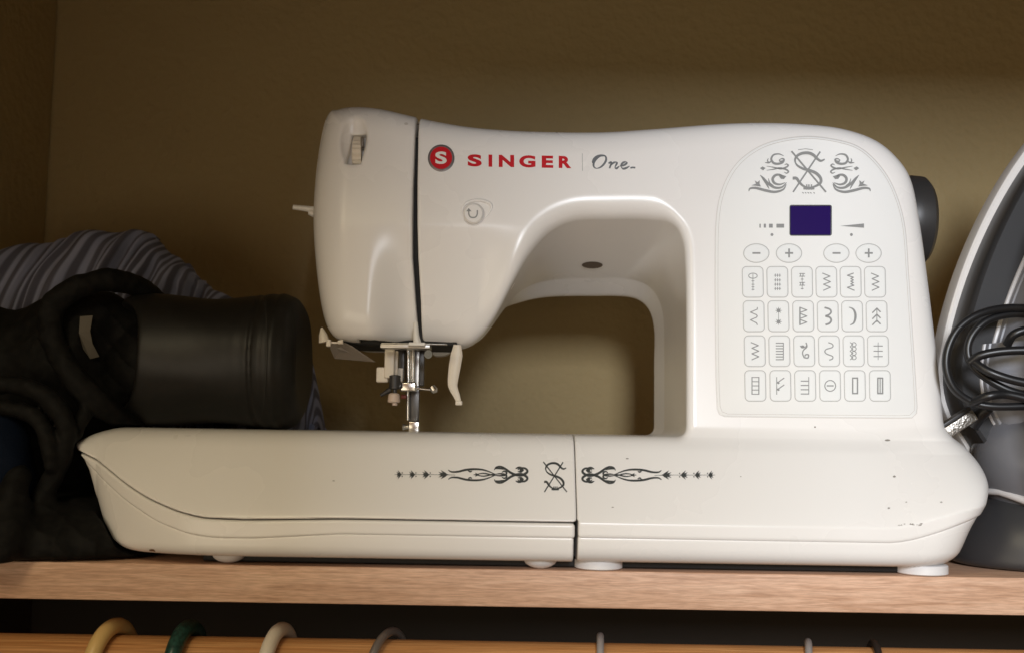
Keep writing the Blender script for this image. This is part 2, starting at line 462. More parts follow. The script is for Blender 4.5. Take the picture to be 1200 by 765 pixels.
def trayR(x, y, z):
    b, zz = baseR(x,y,z)
    b = smax(b + .0007, X_SPLIT + .0006 - x, .001)
    return smax(b, zz - (ZG + .002), .002)

# left extension table
gl = [(89,530),(106,551),(128,571),(149,588),(186,612),(223,626),(253,630.2),(300,631),(400,631.2)]
sl_ = [(89,527),(106,536),(123,548),(149,568),(175,584),(209,598.5),(238,606),(290,608.2),(400,609)]
glx = np.array([U(a,b,.004).x for a,b in gl]); glz = np.array([U(a,b,.004).z for a,b in gl]); glz[-1] = ZG
slx = np.array([U(a,b,.004).x for a,b in sl_]); slz = np.array([U(a,b,.004).z for a,b in sl_]); slz[-1] = ZS
lx_px = [(107,503),(97,511),(88.5,520),(95,532),(104,552),(111,580),(122,610),(137,632),(156,648),(180,659)]
lz = np.array([U(a,b,.025).z for a,b in lx_px])[::-1]; lxx = np.array([U(a,b,.040).x for a,b in lx_px])[::-1]
ty_ = lambda a: .004 + .030*min(1, max(0, (262 - a)/172))**2
glx = np.array([U(a,b,ty_(a)).x for a,b in gl]); glz = np.array([U(a,b,ty_(a)).z for a,b in gl]); glz[-1] = ZG
slx = np.array([U(a,b,ty_(a)).x for a,b in sl_]); slz = np.array([U(a,b,ty_(a)).z for a,b in sl_]); slz[-1] = ZS
def smi(x, X, Z):
    return (np.interp(x-.004,X,Z)+np.interp(x,X,Z)*2+np.interp(x+.004,X,Z))/4
def ext(x, y, z):
    zg = smi(x, glx, glz); zs = smi(x, slx, slz)
    back = .030*np.clip((-.135 - x)/.08, 0, 1)**2
    t = np.clip((z - zs)/(ZTOP - np.minimum(zs, ZTOP-.008)), 0, 1)
    low = np.maximum(zg - z, 0)
    F = back + (.031 - back*.6)*t**1.12 + .02*low + 9.0*low*low*np.clip(1-(-.15-x)/.05, .12, 1)
    s = (F - y)*.8
    xl = np.interp(z, lz, lxx)
    s = smax(s, (xl - x)*.7, .008)
    s = smax(s, y - .150, .03)
    s = smax(s, z - ZTOP, .009)
    s = smax(s, ZB - z, .006)
    s = smax(s, x - (X_SPLIT - np.where(z > ZS+.001, .0002, .0007)), .0010)
    return s, zg, zs
def ext_top(x,y,z):
    s, zg, zs = ext(x,y,z); return smax(s, zs + .0003 - z, .0012)
def ext_rim(x,y,z):
    s, zg, zs = ext(x,y,z); return smax(smax(s + .0002, z - (zs - .0003), .0018), zg + .0002 - z, .0016)
def ext_tray(x,y,z):
    s, zg, zs = ext(x,y,z); return smax(s + .0007, z - (zg + .0012), .0016)

HX = .0011
ob_body, Pb, Qb = surface_net('body', body, (gx.min()-.004, -.004, ZG-.004), (.272, .178, .258), (HX,HX,.001), M['body'], machine)
ob_cover, Pc, Qc = surface_net('face_cover', cover, (-.125, .02, zbot_head-.004), (gx.max()+.004, .178, .258), HX, M['body'], machine)
surface_net('base_tray', trayR, (X_SPLIT-.003, -.004, ZB-.003), (.272, .178, ZG+.02), (HX,HX,.0008), M['body'], machine)
ext_root, Pe, Qe = surface_net('extension_table', ext_top, (-.235, -.005, ZS-.004), (X_SPLIT+.003, .16, ZTOP+.005), (HX,HX,.0008), M['body'], machine)
surface_net('table_rim', ext_rim, (-.235, -.005, ZG-.003), (X_SPLIT+.003, .16, ZTOP+.003), (.0012,.0012,.0007), M['body'], ext_root)
surface_net('table_tray', ext_tray, (-.235, -.005, ZB-.003), (X_SPLIT+.003, .16, ZTOP-.002), (.0012,.0012,.0008), M['body'], ext_root)

def bvh(P, Q): return BVHTree.FromPolygons([tuple(p) for p in P], [tuple(int(i) for i in q) for q in Q])
T_body, T_cover, T_ext = bvh(Pb, Qb), bvh(Pc, Qc), bvh(Pe, Qe)

# near-black core paints the gap's shade so the slit reads black
mb = MB()
zz = [zbot_head+.006, .13, .17, UF(489,150).z-.004]
vs_ = []
for z in zz:
    fx = float(gapx(z)); fy = float(frontY(np.array(fx), np.array(z)))
    vs_ += [(fx-.006, fy+.006, z), (fx+.006, fy+.006, z), (fx+.006, fy+.09, z), (fx-.006, fy+.09, z)]
fs = []
for i in range(len(zz)-1):
    for j in range(4): a = i*4+j; b_ = i*4+(j+1)%4; fs.append((a,b_,b_+4,a+4))
fs += [(3,2,1,0), tuple(len(zz)*4-4+j for j in range(4))]
mb.add(vs_, fs); mb.build('gap_shade_core', M['dark'], machine, smooth=False)

# ------------------------------------------------------------------ printing and panels, laid on the shell
class Decal:
    def __init__(s, trees, off=.00012): s.t = trees; s.off = off; s.v = []; s.f = []; s.m = []
    def hit(s, px, py, off=None):
        d = ray(px, py); best = None
        for t in s.t:
            h = t.ray_cast(CAMLOC, d)
            if h[0] is not None and (best is None or h[3] < best[3]): best = h
        if best is None: return U(px, py, .04)
        n = best[1]
        if n.dot(d) > 0: n = -n
        return best[0] + n*(s.off if off is None else off)
    def poly(s, pts, mi=0, off=None):
        n = len(s.v); s.v += [s.hit(p[0], p[1], off) for p in pts]; s.f.append(tuple(range(n, n+len(pts)))); s.m.append(mi)
    def ribbon(s, pts, wd, mi=0, closed=False, sm=8, off=None, raw=False, taper=False):
        P = [Vector((p[0], p[1], 0)) for p in pts]
        P = P if raw else spline(P, sm, closed)
        k = len(P); n0 = len(s.v)
        for i in range(k):
            a = P[(i-1) % k] if (closed or i > 0) else P[0]; b = P[(i+1) % k] if (closed or i < k-1) else P[-1]
            t = (b-a); t = t.normalized() if t.length > 1e-9 else Vector((1,0,0)); nn = Vector((-t.y, t.x, 0))
            u = i/(k-1) if k > 1 else 0
            if callable(wd): w_ = wd(u)
            elif taper: w_ = wd*(.15 + .85*math.sin(math.pi*u)**.7)
            else: w_ = wd
            # mitre
            for sg in (-1, 1):
                q = P[i] + nn*sg*w_/2; s.v.append(s.hit(q.x, q.y, off))
        m_ = k if closed else k-1
        for i in range(m_):
            a = n0+2*i; b = n0+2*((i+1) % k); s.f.append((a, a+1, b+1, b)); s.m.append(mi)
    def line(s, pts, wd, mi=0, off=None):       # straight segments, each with square ends
        for a, b in zip(pts[:-1], pts[1:]):
            a = Vector((*a,0)); b = Vector((*b,0)); t = (b-a).normalized(); nn = Vector((-t.y,t.x,0))*wd/2; e = t*wd*.35
            s.poly([(a-e+nn)[:2], (b+e+nn)[:2], (b+e-nn)[:2], (a-e-nn)[:2]], mi, (s.off if off is None else off) + random.random()*3e-5)
    def disc(s, cx, cy, rx, ry=None, mi=0, n=28, off=None):
        ry = ry or rx; s.poly([(cx+rx*math.cos(2*math.pi*i/n), cy+ry*math.sin(2*math.pi*i/n)) for i in range(n)], mi, off)
    def build(s, name, mats, parent):
        o = mesh_from(name, s.v, s.f, mats, parent, False, s.m); return o
def rrect(cx, cy, w_, h_, r, n=4, sk=0.0):
    pts = []
    for (sx, sy, a0) in ((1,-1,-90),(1,1,0),(-1,1,90),(-1,-1,180)):
        for i in range(n+1):
            a = R(a0 + 90*i/n); x = sx*(w_/2-r) + r*math.cos(a); y = sy*(h_/2-r) + r*math.sin(a)
            pts.append((cx + x + sk*y, cy + y))
    return pts

# --- control panel plate
pan_px = [(841,478),(839.5,440),(838.8,380),(838.5,320),(839.5,262),(845,228),(858,200),(878,180),(905,167),(945,161),(985,166),(1012,177),(1036,202),(1051,232),(1060,268),(1064,320),(1068,380),(1072,440),(1074,476)]
arc = [(v.x, v.y) for v in spline([Vector((a,b,0)) for a,b in pan_px], 6)]
pan = arc + [(1073.5,483),(1068,488.5),(1055,489)] + [(960,488.2),(860,487.2)] + [(850,487),(843.5,484.5)]
def thick_plate(name, trees, pts, th, mats, parent, mi_top=0, bev=.5, sink=.0008):
    """plate that follows the shell: side wall + flat face with a small bevel (px inset)"""
    d = Decal(trees); n = len(pts); c = Vector((sum(p[0] for p in pts)/n, sum(p[1] for p in pts)/n, 0))
    P = [Vector((p[0],p[1],0)) for p in pts]; ins = []
    for i in range(n):
        t = (P[(i+1)%n]-P[(i-1)%n]).normalized(); nn = Vector((-t.y,t.x,0))
        if nn.dot(c-P[i]) < 0: nn = -nn
        ins.append(P[i]+nn*bev)
    r0 = [d.hit(p.x,p.y,-sink) for p in P]; r1 = [d.hit(p.x,p.y,th*.55) for p in P]; r2 = [d.hit(p.x,p.y,th) for p in ins]
    v = r0+r1+r2; f = []
    for k in (0,1):
        for i in range(n):
            a = k*n+i; b = k*n+(i+1)%n; f.append((a,b,b+n,a+n))
    return d, v, f, n
d, v, f, n = thick_plate('control_panel', [T_body], pan, .0006, None, None, bev=1.2)
f.append(tuple(range(2*n, 3*n)))
import bmesh
panel = mesh_from('control_panel', v, f, [M['panel']], machine, True); shade_auto(panel, 30)
PO = .0006
dk = Decal([T_body]); dk.off = PO+.0001
dk2 = Decal([T_body]); 
ring = [(p[0] + (957-p[0])*.022 + 0, p[1] + (330-p[1])*.014) for p in pan]
dk.ribbon(ring, .7, raw=True, closed=True, off=PO+.00009)
dk.build('panel_inlay_line', [M['rim_line']], panel)
dk2.ribbon([(p[0] + (957-p[0])*-.006, p[1] + (330-p[1])*-.005) for p in pan], .9, raw=True, closed=True, off=.00008)
dk2.build('panel_groove', [M['rim_line']], panel)

# --- lcd
d, v, f, n = thick_plate('s', [T_body], rrect(949.5,259,48,34.5,1.6,3), PO+.0002, None, None, bev=.8)
f.append(tuple(range(2*n,3*n)))
dkb = Decal([T_body], PO+.0003); dkb.ribbon(rrect(949.5,259,48.5,35,1.8,3), 1.0, closed=True, raw=True); dkb.build('display_bezel', [M['ink']], panel)
mesh_from('display_screen', v, f, [M['screen']], panel, False)
dk = Decal([T_body], PO+.0001)
for cx, wdt in ((890.4,1.6),(896,2.6),(903,4.4),(914,9)): dk.poly([(cx-wdt/2,263),(cx+wdt/2,263),(cx+wdt/2,267.5),(cx-wdt/2,267.5)])
dk.poly([(984,265.5),(1012,262.6),(1012,267.6)]); dk.disc(904.3,275.6,1.7); dk.disc(997.3,275.6,1.7)
dk.build('scale_marks', [M['print']], panel)['kind'] = 'stuff'

# --- monogram + ornaments, drawn in px
def monogram(dk, cx, cy, s, sx=1.0):
    def q(pts): return [(cx+(x-588)/7.27*s*sx, cy+(y-225)/7.27*s) for x,y in pts]
    W1 = 2.7*s
    dk.ribbon(q([(735,128),(700,140),(668,120),(640,92),(600,74),(545,76),(500,98),(482,135),(498,175),(545,205),(600,220),(660,245),(698,285),(700,325),(665,352),(610,368),(560,358),(520,325),(495,290),(462,288)]), lambda u: W1*(.55+.75*abs(math.sin(u*3.1416*2.5))**.8*1.0))
    dk.line(q([(455,62),(742,402)]), 1.9*s); dk.line(q([(694,66),(468,402)]), 1.9*s)
    dk.line(q([(560,375),(640,375)]), 2.6*s)
    dk.line(q([(582,345),(582,382)]), 1.6*s); dk.line(q([(600,345),(600,382)]), 1.6*s); dk.line(q([(622,345),(622,382)]), 1.6*s)
dk = Decal([T_body], PO+.00012)
monogram(dk, 865+588/7.27, 170+225/7.27, 1.0)
q = lambda pts, mx=False: [((865+(x if not mx else 1212-x)/7.27), 170+y/7.27) for x,y in pts]
for mx in (False, True):
    Wd = lambda a: (lambda u: a*(.25+.95*math.sin(math.pi*min(1,u*1.0))**.8))
    dk.ribbon(q([(385,98),(345,82),(300,90),(280,125),(298,158),(335,166),(375,155),(388,130),(370,122),(348,132)],mx), Wd(2.2))
    dk.ribbon(q([(345,132),(360,146),(388,136)],mx), Wd(1.6))
    dk.ribbon(q([(225,156),(262,156),(280,140)],mx), Wd(1.5)); dk.ribbon(q([(255,118),(248,140),(262,158)],mx), Wd(1.2))
    dk.ribbon(q([(240,186),(300,196),(360,208),(405,196),(424,180),(410,168),(392,176)],mx), Wd(1.6))
    dk.ribbon(q([(240,222),(300,212),(350,202),(400,212),(426,232),(410,246),(388,236)],mx), Wd(1.6))
    dk.poly(q([(184,204),(205,188),(232,202),(210,222)],mx))
    dk.ribbon(q([(388,290),(360,262),(318,262),(292,292),(305,328),(350,342),(398,326)],mx), Wd(2.6))
    dk.poly(q([(345,270),(365,258),(408,272),(388,296),(362,294)],mx))
    dk.ribbon(q([(410,325),(370,365),(310,368),(255,335),(215,290),(185,262)],mx), Wd(2.4))
    dk.ribbon(q([(408,340),(380,385),(310,405),(230,392),(150,372),(100,376),(88,400)],mx), Wd(2.6))
    dk.ribbon(q([(190,268),(240,340),(262,380)],mx), Wd(1.5)); dk.ribbon(q([(255,290),(268,330),(300,352)],mx), Wd(1.2))
    dk.poly(q([(110,350),(150,335),(138,308),(162,322),(182,306),(180,335),(192,360),(150,354)],mx))
dk.line(q([(510,46),(570,38)]), .6); dk.line(q([(570,38),(632,46)]), .6)
for xx in (545,568,590,612,640): dk.line(q([(xx,410),(xx+9,416)]), .9)
dk.build('crest_print', [M['print']], panel)

# --- pattern buttons
cols = [((881.9,910.7,939.5,968,996.4,1024.9),330.9),((883,911.9,940.9,969.7,998.2,1026.9),370.9),((884.2,913,942,971.1,999.9,1028.4),411.5),((884.8,914.2,943.2,972.3,1001.3,1030.7),452)]
def zig(dk, cx, cy, pts, w_=1.2): dk.line([(cx+a, cy+b) for a,b in pts], w_, 2)
def icon(dk, r, c, x, y):
    L = lambda pts, w_=1.1: dk.line([(x+a, y+b) for a,b in pts], w_, 2)
    S = lambda pts, w_=1.2, cl=False: dk.ribbon([(x+a, y+b) for a,b in pts], w_, 2, cl)
    k = (r, c)
    if k == (0,0):
        S([(5*math.cos(t*.6283), -7+3*math.sin(t*.6283)) for t in range(10)], .9, True); L([(0,-9),(0,10)], .7)
        for b in (-1,3,6,9): L([(-1.4,b),(1.4,b)], .8)
    elif k == (0,1):
        for b in (-7.5,-2,3,8):
            for a in (-2.6,0,2.6): L([(a,b-1.5),(a,b+1.5)], .9)
            L([(-3.8,b),(3.8,b)], .6)
    elif k == (0,2):
        for b in (-8,2.5):
            L([(-3,b-1.6),(3,b-1.6)], .9); L([(-3,b+1.6),(3,b+1.6)], .9); L([(-2,b-1),(-2,b+1)], 1.0); L([(1,b-1),(1,b+1)], 1.0)
        for b in (-3,8): L([(-1.2,b),(1.2,b)], 1.0)
        L([(0,-7),(0,9)], .6)
    elif k in ((0,3),(0,5),(2,0)):
        L([(-4.5,-10),(4,-6.5),(-3.5,-3.5),(4.5,0),(-3.5,3),(4.5,6.5),(-3.5,10)], 1.15)
    elif k == (0,4):
        L([(3,-10),(-4,-7.5),(3,-5.2),(0,-3.6),(3,-2),(0,-.5),(3,1),(0,2.6),(3.5,4.2),(-4,6.6),(4,10)], 1.2)
    elif k == (1,0):
        L([(4,-10),(4,-8),(-4,-4.5),(3,-1.5),(4,0),(3,1.5),(-4,4.5),(3,8),(4,10)], 1.1)
    elif k == (1,1):
        for b in (-6.5,6.5):
            dk.disc(x, y+b, 2.3, 2.3, 2, 12)
            for a in range(4): L([(-3.6*math.cos(a*.785),b-3.6*math.sin(a*.785)),(3.6*math.cos(a*.785),b+3.6*math.sin(a*.785))], .6)
        L([(0,-3),(0,3)], .6)
    elif k == (1,2):
        L([(-4,-10),(-4,10)], 1.6)
        for b in (-7,0,7): L([(-4,b-3),(4,b),(-4,b+3)], 1.2)
    elif k == (1,3):
        S([(-4,-10),(2,-8),(3.6,-4.5),(1,-1.5),(-3,0)], 2.0); S([(-3,0),(2,1.5),(3.8,5),(1.5,8.5),(-3,10)], 2.2)
    elif k == (1,4):
        S([(-4,-10.5),(1,-8),(3.4,-3),(3.4,3),(1.5,8),(-2.5,10.5)], lambda u: .8+2.0*math.sin(math.pi*u))
    elif k == (1,5):
        for b in (-9,-2,5): L([(-5,b+5),(0,b),(4,b+4)], 1.5)
        L([(0,-9),(0,7)], .9)
    elif k == (2,1):
        L([(4.5,-9.5),(4.5,10)], 1.0)
        for i in range(7): L([(-4,-9.3+i*3.2),(4.5,-9.3+i*3.2)], 1.15)
    elif k == (2,2):
        S([(2,-10),(3,-5),(-1,-1),(-2,3),(0,8)], 1.4); dk.disc(x-2, y-5, 2.4, 1.8, 2, 10); S([(0,7.5),(4,8),(5,4.5),(2,4),(.5,6)], 1.5); S([(-5,-6),(0,-4),(3,-7)], 1.1)
    elif k == (2,3):
        S([(-1,-10),(3.8,-8),(3.8,-4.5),(-3.5,-2),(-5,1),(-2.5,3.5),(3.8,6),(3.8,9),(0,10.5)], 1.2)
    elif k == (2,4):
        for i in range(4):
            b = -7.7+i*5.1; S([(-1+2.6*math.cos(t*.785)+1.2, b+2.3*math.sin(t*.785)) for t in range(8)], .9, True); L([(-4.2,b-2.4),(-1,b),(-4.2,b+2.4)], .9)
    elif k == (2,5):
        L([(0,-10),(0,10)], .7)
        for b in (-6,0,6.3): L([(-5,b),(5,b)], 1.1)
    elif k == (3,0):
        L([(-4,-10),(-4,10)], 1.2); L([(4,-10),(4,10)], 1.2)
        for i in range(5): L([(-4,-9.8+i*4.9),(4,-9.8+i*4.9)], 1.0)
    elif k == (3,1):
        L([(-4.5,-10),(-4.5,10)], .9)
        for b in (-3,5): L([(-4.5,b),(4,b-6)], 1.2)
        L([(-4,-4),(-2,-3)], 2); L([(-4,4),(-2,5)], 2)
    elif k == (3,2):
        L([(4,-10),(4,9.5)], .9)
        for b in (-5.5,-.5,4.5,9.5): L([(-5,b),(4,b)], 1.2)
    elif k == (3,3):
        S([(6.3*math.cos(t*.524), 6.3*math.sin(t*.524)) for t in range(12)], 1.1, True); L([(-3.6,0),(3.6,0)], 1.4)
    elif k == (3,4):
        L([(-2.7,-9),(2.9,-9),(2.9,9),(-2.7,9),(-2.7,-9)], 1.6)
    elif k == (3,5):
        L([(-2.7,-9),(2.9,-9),(2.9,9),(-2.7,9),(-2.7,-9)], 1.6); L([(0,-9),(0,9)], 1.2)
def make_button(shape_pts, draw, name, parent):
    d, v, f, n = thick_plate('b', [T_body], shape_pts, PO+.00025, None, None, bev=.9, sink=-PO*.5)
    f.append(tuple(range(2*n,3*n)))
    dk = Decal([T_body], PO+.00036); dk.v = [Vector(x) for x in v]; dk.f = f; dk.m = [0]*len(f)
    dk.ribbon(shape_pts, .85, 1, True, raw=True, off=PO+.00016)
    draw(dk)
    return dk.build(name, [M['pad'], M['outline'], M['print']], parent)
for r, (xs_, y) in enumerate(cols):
    for c, x in enumerate(xs_):
        make_button(rrect(x, y, 24.6, 36, 5.2, 5, .018), lambda dk: icon(dk, r, c, x, y), 'stitch_button', panel)
for i, x in enumerate((886,924.2,979.7,1017.4)):
    def drw(dk):
        dk.line([(x-4,297.3),(x+4,297.3)], 2.0, 2)
        if i % 2: dk.line([(x,292.8),(x,301.8)], 2.0, 2)
    make_button([(x+15*math.cos(2*math.pi*j/36), 297.3+11*math.sin(2*math.pi*j/36)) for j in range(36)], drw, 'adjust_button', panel)

# --- brand name on the arm
def glyph(dk, ch, x0, x1, y0, y1, mi=0, off=None, bold=.02, slope=.018):
    cu = bpy.data.curves.new('t', 'FONT'); cu.body = ch; cu.offset = bold; cu.resolution_u = 6; cu.size = 1
    o = bpy.data.objects.new('t', cu); COL.objects.link(o)
    bpy.context.view_layer.update()
    me = bpy.data.meshes.new_from_object(o.evaluated_get(bpy.context.evaluated_depsgraph_get()))
    V = [v.co.copy() for v in me.vertices]; ax = min(v.x for v in V); bx = max(v.x for v in V); ay = min(v.y for v in V); by = max(v.y for v in V)
    n = len(dk.v)
    for v in V:
        px = x0+(v.x-ax)/(bx-ax)*(x1-x0); py = y1-(v.y-ay)/(by-ay)*(y1-y0) + (px-548)*slope
        dk.v.append(dk.hit(px, py, off))
    for p in me.polygons: dk.f.append(tuple(i+n for i in p.vertices)); dk.m.append(mi)
    bpy.data.objects.remove(o); bpy.data.curves.remove(cu); bpy.data.meshes.remove(me)
dk = Decal([T_body], .00012)
for ch, a, b in (('S',548,564.5),('I',572.5,576.8),('N',584.5,602.5),('G',608.5,627.5),('E',634.8,648.3),('R',654.8,669.5)):
    glyph(dk, ch, a, b, 181.2, 195.4, bold=.045)
dk.build('brand_lettering', [M['red']], machine)
dk = Decal([T_body], .0001)
d, v, f, n = thick_plate('e', [T_body], [(517+15.6*math.cos(2*math.pi*j/48), 185.8+15.8*math.sin(2*math.pi*j/48)) for j in range(48)], .0006, None, None, bev=1.6)
f.append(tuple(range(2*n,3*n))); dk.v = v; dk.f = f; dk.m = [1]*len(f)
dk.disc(517,185.8,12.9,13.1,0,40,.0007)
glyph(dk, 'S', 510.2, 523.6, 178.6, 193.2, 2, .0009, bold=.035, slope=0)
dk.build('round_badge', [M['red'], M['redring'], M['white']], machine)
dk = Decal([T_body], .00012)
dk.line([(682.3,180.5),(682.6,200.5)], .8, 1)
q = lambda pts: [(640+x/3.827, 100+y/3.827) for x,y in pts]
tw = lambda a: (lambda u: a*(.35+.65*abs(math.sin(u*9.4))))
dk.ribbon(q([(268,318),(240,320),(217,342),(213,364),(226,374),(248,366),(266,344),(268,324),(254,314),(232,318),(216,330),(209,346),(216,350)]), tw(2.5))
dk.ribbon(q([(280,352),(290,346),(292,352),(284,374)]), 2.0); dk.ribbon(q([(286,364),(300,350),(314,346),(317,352),(309,369),(316,374),(328,364)]), tw(2.4))
dk.ribbon(q([(330,364),(348,360),(362,350),(356,345),(343,350),(336,364),(344,375),(358,373),(374,364)]), tw(2.5))
dk.ribbon(q([(378,372),(388,370),(400,371)]), 2.0)
dk.build('script_lettering', [M['script'], M['outline']], machine)

# --- ornaments on the base, mirrored either side of the monogram
def vine(dk, mapx):
    q = lambda pts, f=1: [mapx(450+x/6, 530+(155+(y-155)*f)/6) for x,y in pts]
    for sgn in (1,-1):
        W = lambda a: (lambda u: a*(.45+1.0*math.sin(math.pi*u)**.8))
        dk.ribbon(q([(452,122),(475,135),(520,134),(580,120),(650,116),(710,124),(780,150)],sgn), W(1.7))
        dk.ribbon(q([(590,124),(605,134),(620,128)],sgn), W(1.2))
        dk.ribbon(q([(640,155),(700,145),(760,157),(800,160)],sgn), W(1.1))
        dk.ribbon(q([(775,122),(790,102),(820,98),(850,112),(890,140),(930,156),(970,158),(1003,140),(1006,122),(985,108),(955,110),(940,122)],sgn), W(2.0))
        dk.ribbon(q([(780,112),(810,110),(850,118)],sgn), W(1.4)); dk.ribbon(q([(925,112),(948,104),(968,112),(966,132),(940,134)],sgn), W(2.0))
        dk.disc(*mapx(450+968/6, 530+(155-sgn*33)/6), 2.6, 1.9, 0, 12)
        dk.ribbon(q([(780,158),(815,162),(852,156),(862,140),(845,130),(828,140)],sgn), W(1.5))
    for cx, s in ((105,.72),(197,.85),(293,1.0),(415,1.35)):
        dk.poly(q([(cx-30*s,155),(cx-12*s,150),(cx-25*s,135),(cx-2*s,143),(cx-12*s,122),(cx+14*s,142),(cx+20*s,150),(cx+34*s,155),(cx+20*s,160),(cx+14*s,168),(cx-12*s,188),(cx-2*s,167),(cx-25*s,175),(cx-12*s,160)]))
        if s < 1.3:
            for a in (-12,12): dk.disc(*mapx(450+(cx+32*s)/6, 530+(155+a)/6), .8, .8, 0, 8)
    dk.line(q([(75,155),(160,155)]), .45); dk.line(q([(160,155),(270,155)]), .45); dk.line(q([(260,155),(385,155)]), .45); dk.line(q([(380,155),(500,157)]), .5)
    dk.poly(q([(625,155),(645,150),(640,140),(672,155),(640,170),(645,160)]))
dk = Decal([T_ext], .00014)
vine(dk, lambda x,y: (x, y+.001*(x-540))); 
monogram(dk, 649.5, 557.8, .74, .98*.95)
dk.build('table_ornament', [M['ink']], ext_root)
dk = Decal([T_body], .00014)
vine(dk, lambda x,y: (1300.5 - x, y+.4)); dk.build('base_ornament', [M['ink']], machine)

# --- reverse button
d, v, f, n = thick_plate('r', [T_body], [(555+11.6*math.cos(2*math.pi*j/40), 251.5+11.8*math.sin(2*math.pi*j/40)) for j in range(40)], .0022, None, None, bev=1.7)
dk = Decal([T_body], .00232); f.append(tuple(range(2*n,3*n))); dk.v = v; dk.f = f; dk.m = [0]*len(f)
dk.ribbon([(549.5,247.5),(549.7,253),(552,256.3),(557,256.3),(559.3,253),(559.5,248)], 1.5, 1)
dk.poly([(546.6,249.5),(549.5,245.6),(552.6,249.5)], 1)
rb = dk.build('reverse_button', [M['body'], M['print']], machine)
dk = Decal([T_body], .00015)
dk.ribbon([(555+12.6*math.cos(2*math.pi*j/40), 251.6+12.8*math.sin(2*math.pi*j/40)) for j in range(40)], 1.2, 0, True, raw=True)
dk.build('button_groove', [M['rim_line']], rb)
dk = Decal([T_body], .0006)
pts = [(543.5,258),(541.5,247),(546,239),(556,235.5),(567,236),(575.5,240.5),(574,248),(568,257)]
mbr = MB(); hp = [dk.hit(p.x, p.y, .0001) for p in spline([Vector((a,b,0)) for a,b in pts], 6)]
mbr.tube(hp, [.00015+.0009*math.sin(math.pi*i/(len(hp)-1)) for i in range(len(hp))], 10); mbr.build('button_rim', M['body'], rb)

# hole under the arm
dk = Decal([T_body], .0002); dk.disc(694,310.5,12.2,4.0,0,28); dk.ribbon([(694+12.6*math.cos(R(a)),311.2+4.4*math.sin(R(a))) for a in range(0,181,15)], .9, 1)
dk.build('lamp_hole', [M['cavity'], M['white']], machine)

# small marks of use
dk = Decal([T_body, T_ext], .0001)
for x,y,a,b in ((1040,515.5,3.4,1.2),(1048,558,1.8,1.2),(1041.5,595,1.6,1.0),(1062,588,1.2,.6),(1103,588,1.6,.7),(735,537,1.8,.7),(718,594,1.4,.6),(955,500,1.2,.9),(490,146,1.6,1.2),(391,563,1.6,.5),(868,558,.8,.5)):
    dk.disc(x,y,a,b,0,9)
for i in range(14): dk.disc(1050+random.random()*32, 613+random.random()*2.5, .6+random.random()*1.6, .5, 0, 7)
dk.build('scuff_marks', [M['mark']], machine)['kind'] = 'stuff'

# --- take-up window and tension dial on the face cover
dk = Decal([T_cover], .00015)
dial = []
def cov(px, py, off): return dk.hit(px, py, off)
b = MB()
b = MB(); a0, a1 = UF(412.3,175), UF(422.5,175); rr = .0095
prof = []
nt = 44; cen = (a0 + Vector((0, rr+.0006, 0)))
vs_ = []; fs = []
wid = (a1-a0).length
for i in range(nt):
    th = 2*math.pi*i/nt; r_ = rr - (.00035 if i % 2 else 0)
    for xx in (0, wid): vs_.append(cen + Vector((xx, -math.cos(th)*r_, math.sin(th)*r_)))
for i in range(nt):
    a = 2*i; c_ = 2*((i+1) % nt); fs.append((a, a+1, c_+1, c_))
fs += [tuple(2*i for i in range(nt)), tuple(2*i+1 for i in range(nt))[::-1]]
b.add(vs_, fs); b.build('tension_dial', M['ivory'], ob_cover, smooth=False)
b = MB(); b.box(UF(424.2,166)+Vector((0,.0022,0)), (.0009,.0018,.0028), bev=.0003); b.build('dial_pointer', M['greyplastic'], ob_cover)
dk = Decal([T_cover], .0001); dk.disc(476,145.5,2.4,1.6,0,12); dk.build('dimple', [M['rim_line']], ob_cover)

# lever on the left and thread cutter
b = MB(); p0 = U(372,246,.08)
b.tube([U(376,250,.085), U(368,246,.085), U(343.5,243,.085)], [.0022,.0019,.0014], 12); b.tube([U(374,252,.084), U(362,249,.084)], [.003,.0016], 12)
b.build('thread_guide', M['white'], machine)
b = MB(); b.tube([U(377,384,.062), U(378.5,392,.062), U(380,401,.062)], [.0006,.0023,.0031], 12); b.box(U(385.5,402,.062), (.0013,.002,.0019), bev=.0004)
b.box(U(393,401.5,.062), (.0035,.001,.0005)); b.tube([U(396,401,.055), U(402,400.5,.055)], [.0011,.0013], 8)
b.build('thread_cutter', M['ivory'], machine)

# --- needle mechanism
YN = .078
def bx(b, x0, y0, x1, y1, Y, dy, mi=0, bev=.0004, tilt=0):
    a = U(x0,y0,Y); c = U(x1,y1,Y); m = (a+c)/2
    b.box((m.x,Y,m.z), (abs(c.x-a.x)/2, dy, abs(a.z-c.z)/2), Matrix.Rotation(R(tilt),3,'Y'), mi, bev)
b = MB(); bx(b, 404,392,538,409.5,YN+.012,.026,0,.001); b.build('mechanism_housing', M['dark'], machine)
b = MB()
vs_ = [U(404,402,.05),U(420,404,.05),U(424,419,.05),U(398,414,.05)]
pl = [U(385,404,.060),U(403,401,.060),U(412,405,.060),U(440,424,.060),U(392,420,.065)]
b.add(pl + [p+Vector((0,.0015,0)) for p in pl], [(0,1,2,3,4),(9,8,7,6,5)]+[(i,(i+1)%5,(i+1)%5+5,i+5) for i in range(5)])
b.build('lamp_shield', M['greyplastic'], machine, smooth=False)
b = MB(); bx(b,447,403.5,505,409.5,.052,.006,0); bx(b,447,401.5,524,404.5,.050,.002,0); b.build('guide_plate', M['steel'], machine)
b = MB(); b.tube([U(487,378,.045),U(487.5,392,.043),U(489,402,.043)], [.0012,.0016,.0022], 12); b.box(U(489,403.3,.043), (.0044,.0028,.0009), bev=.0005)
b.build('thread_hook', M['white'], machine)
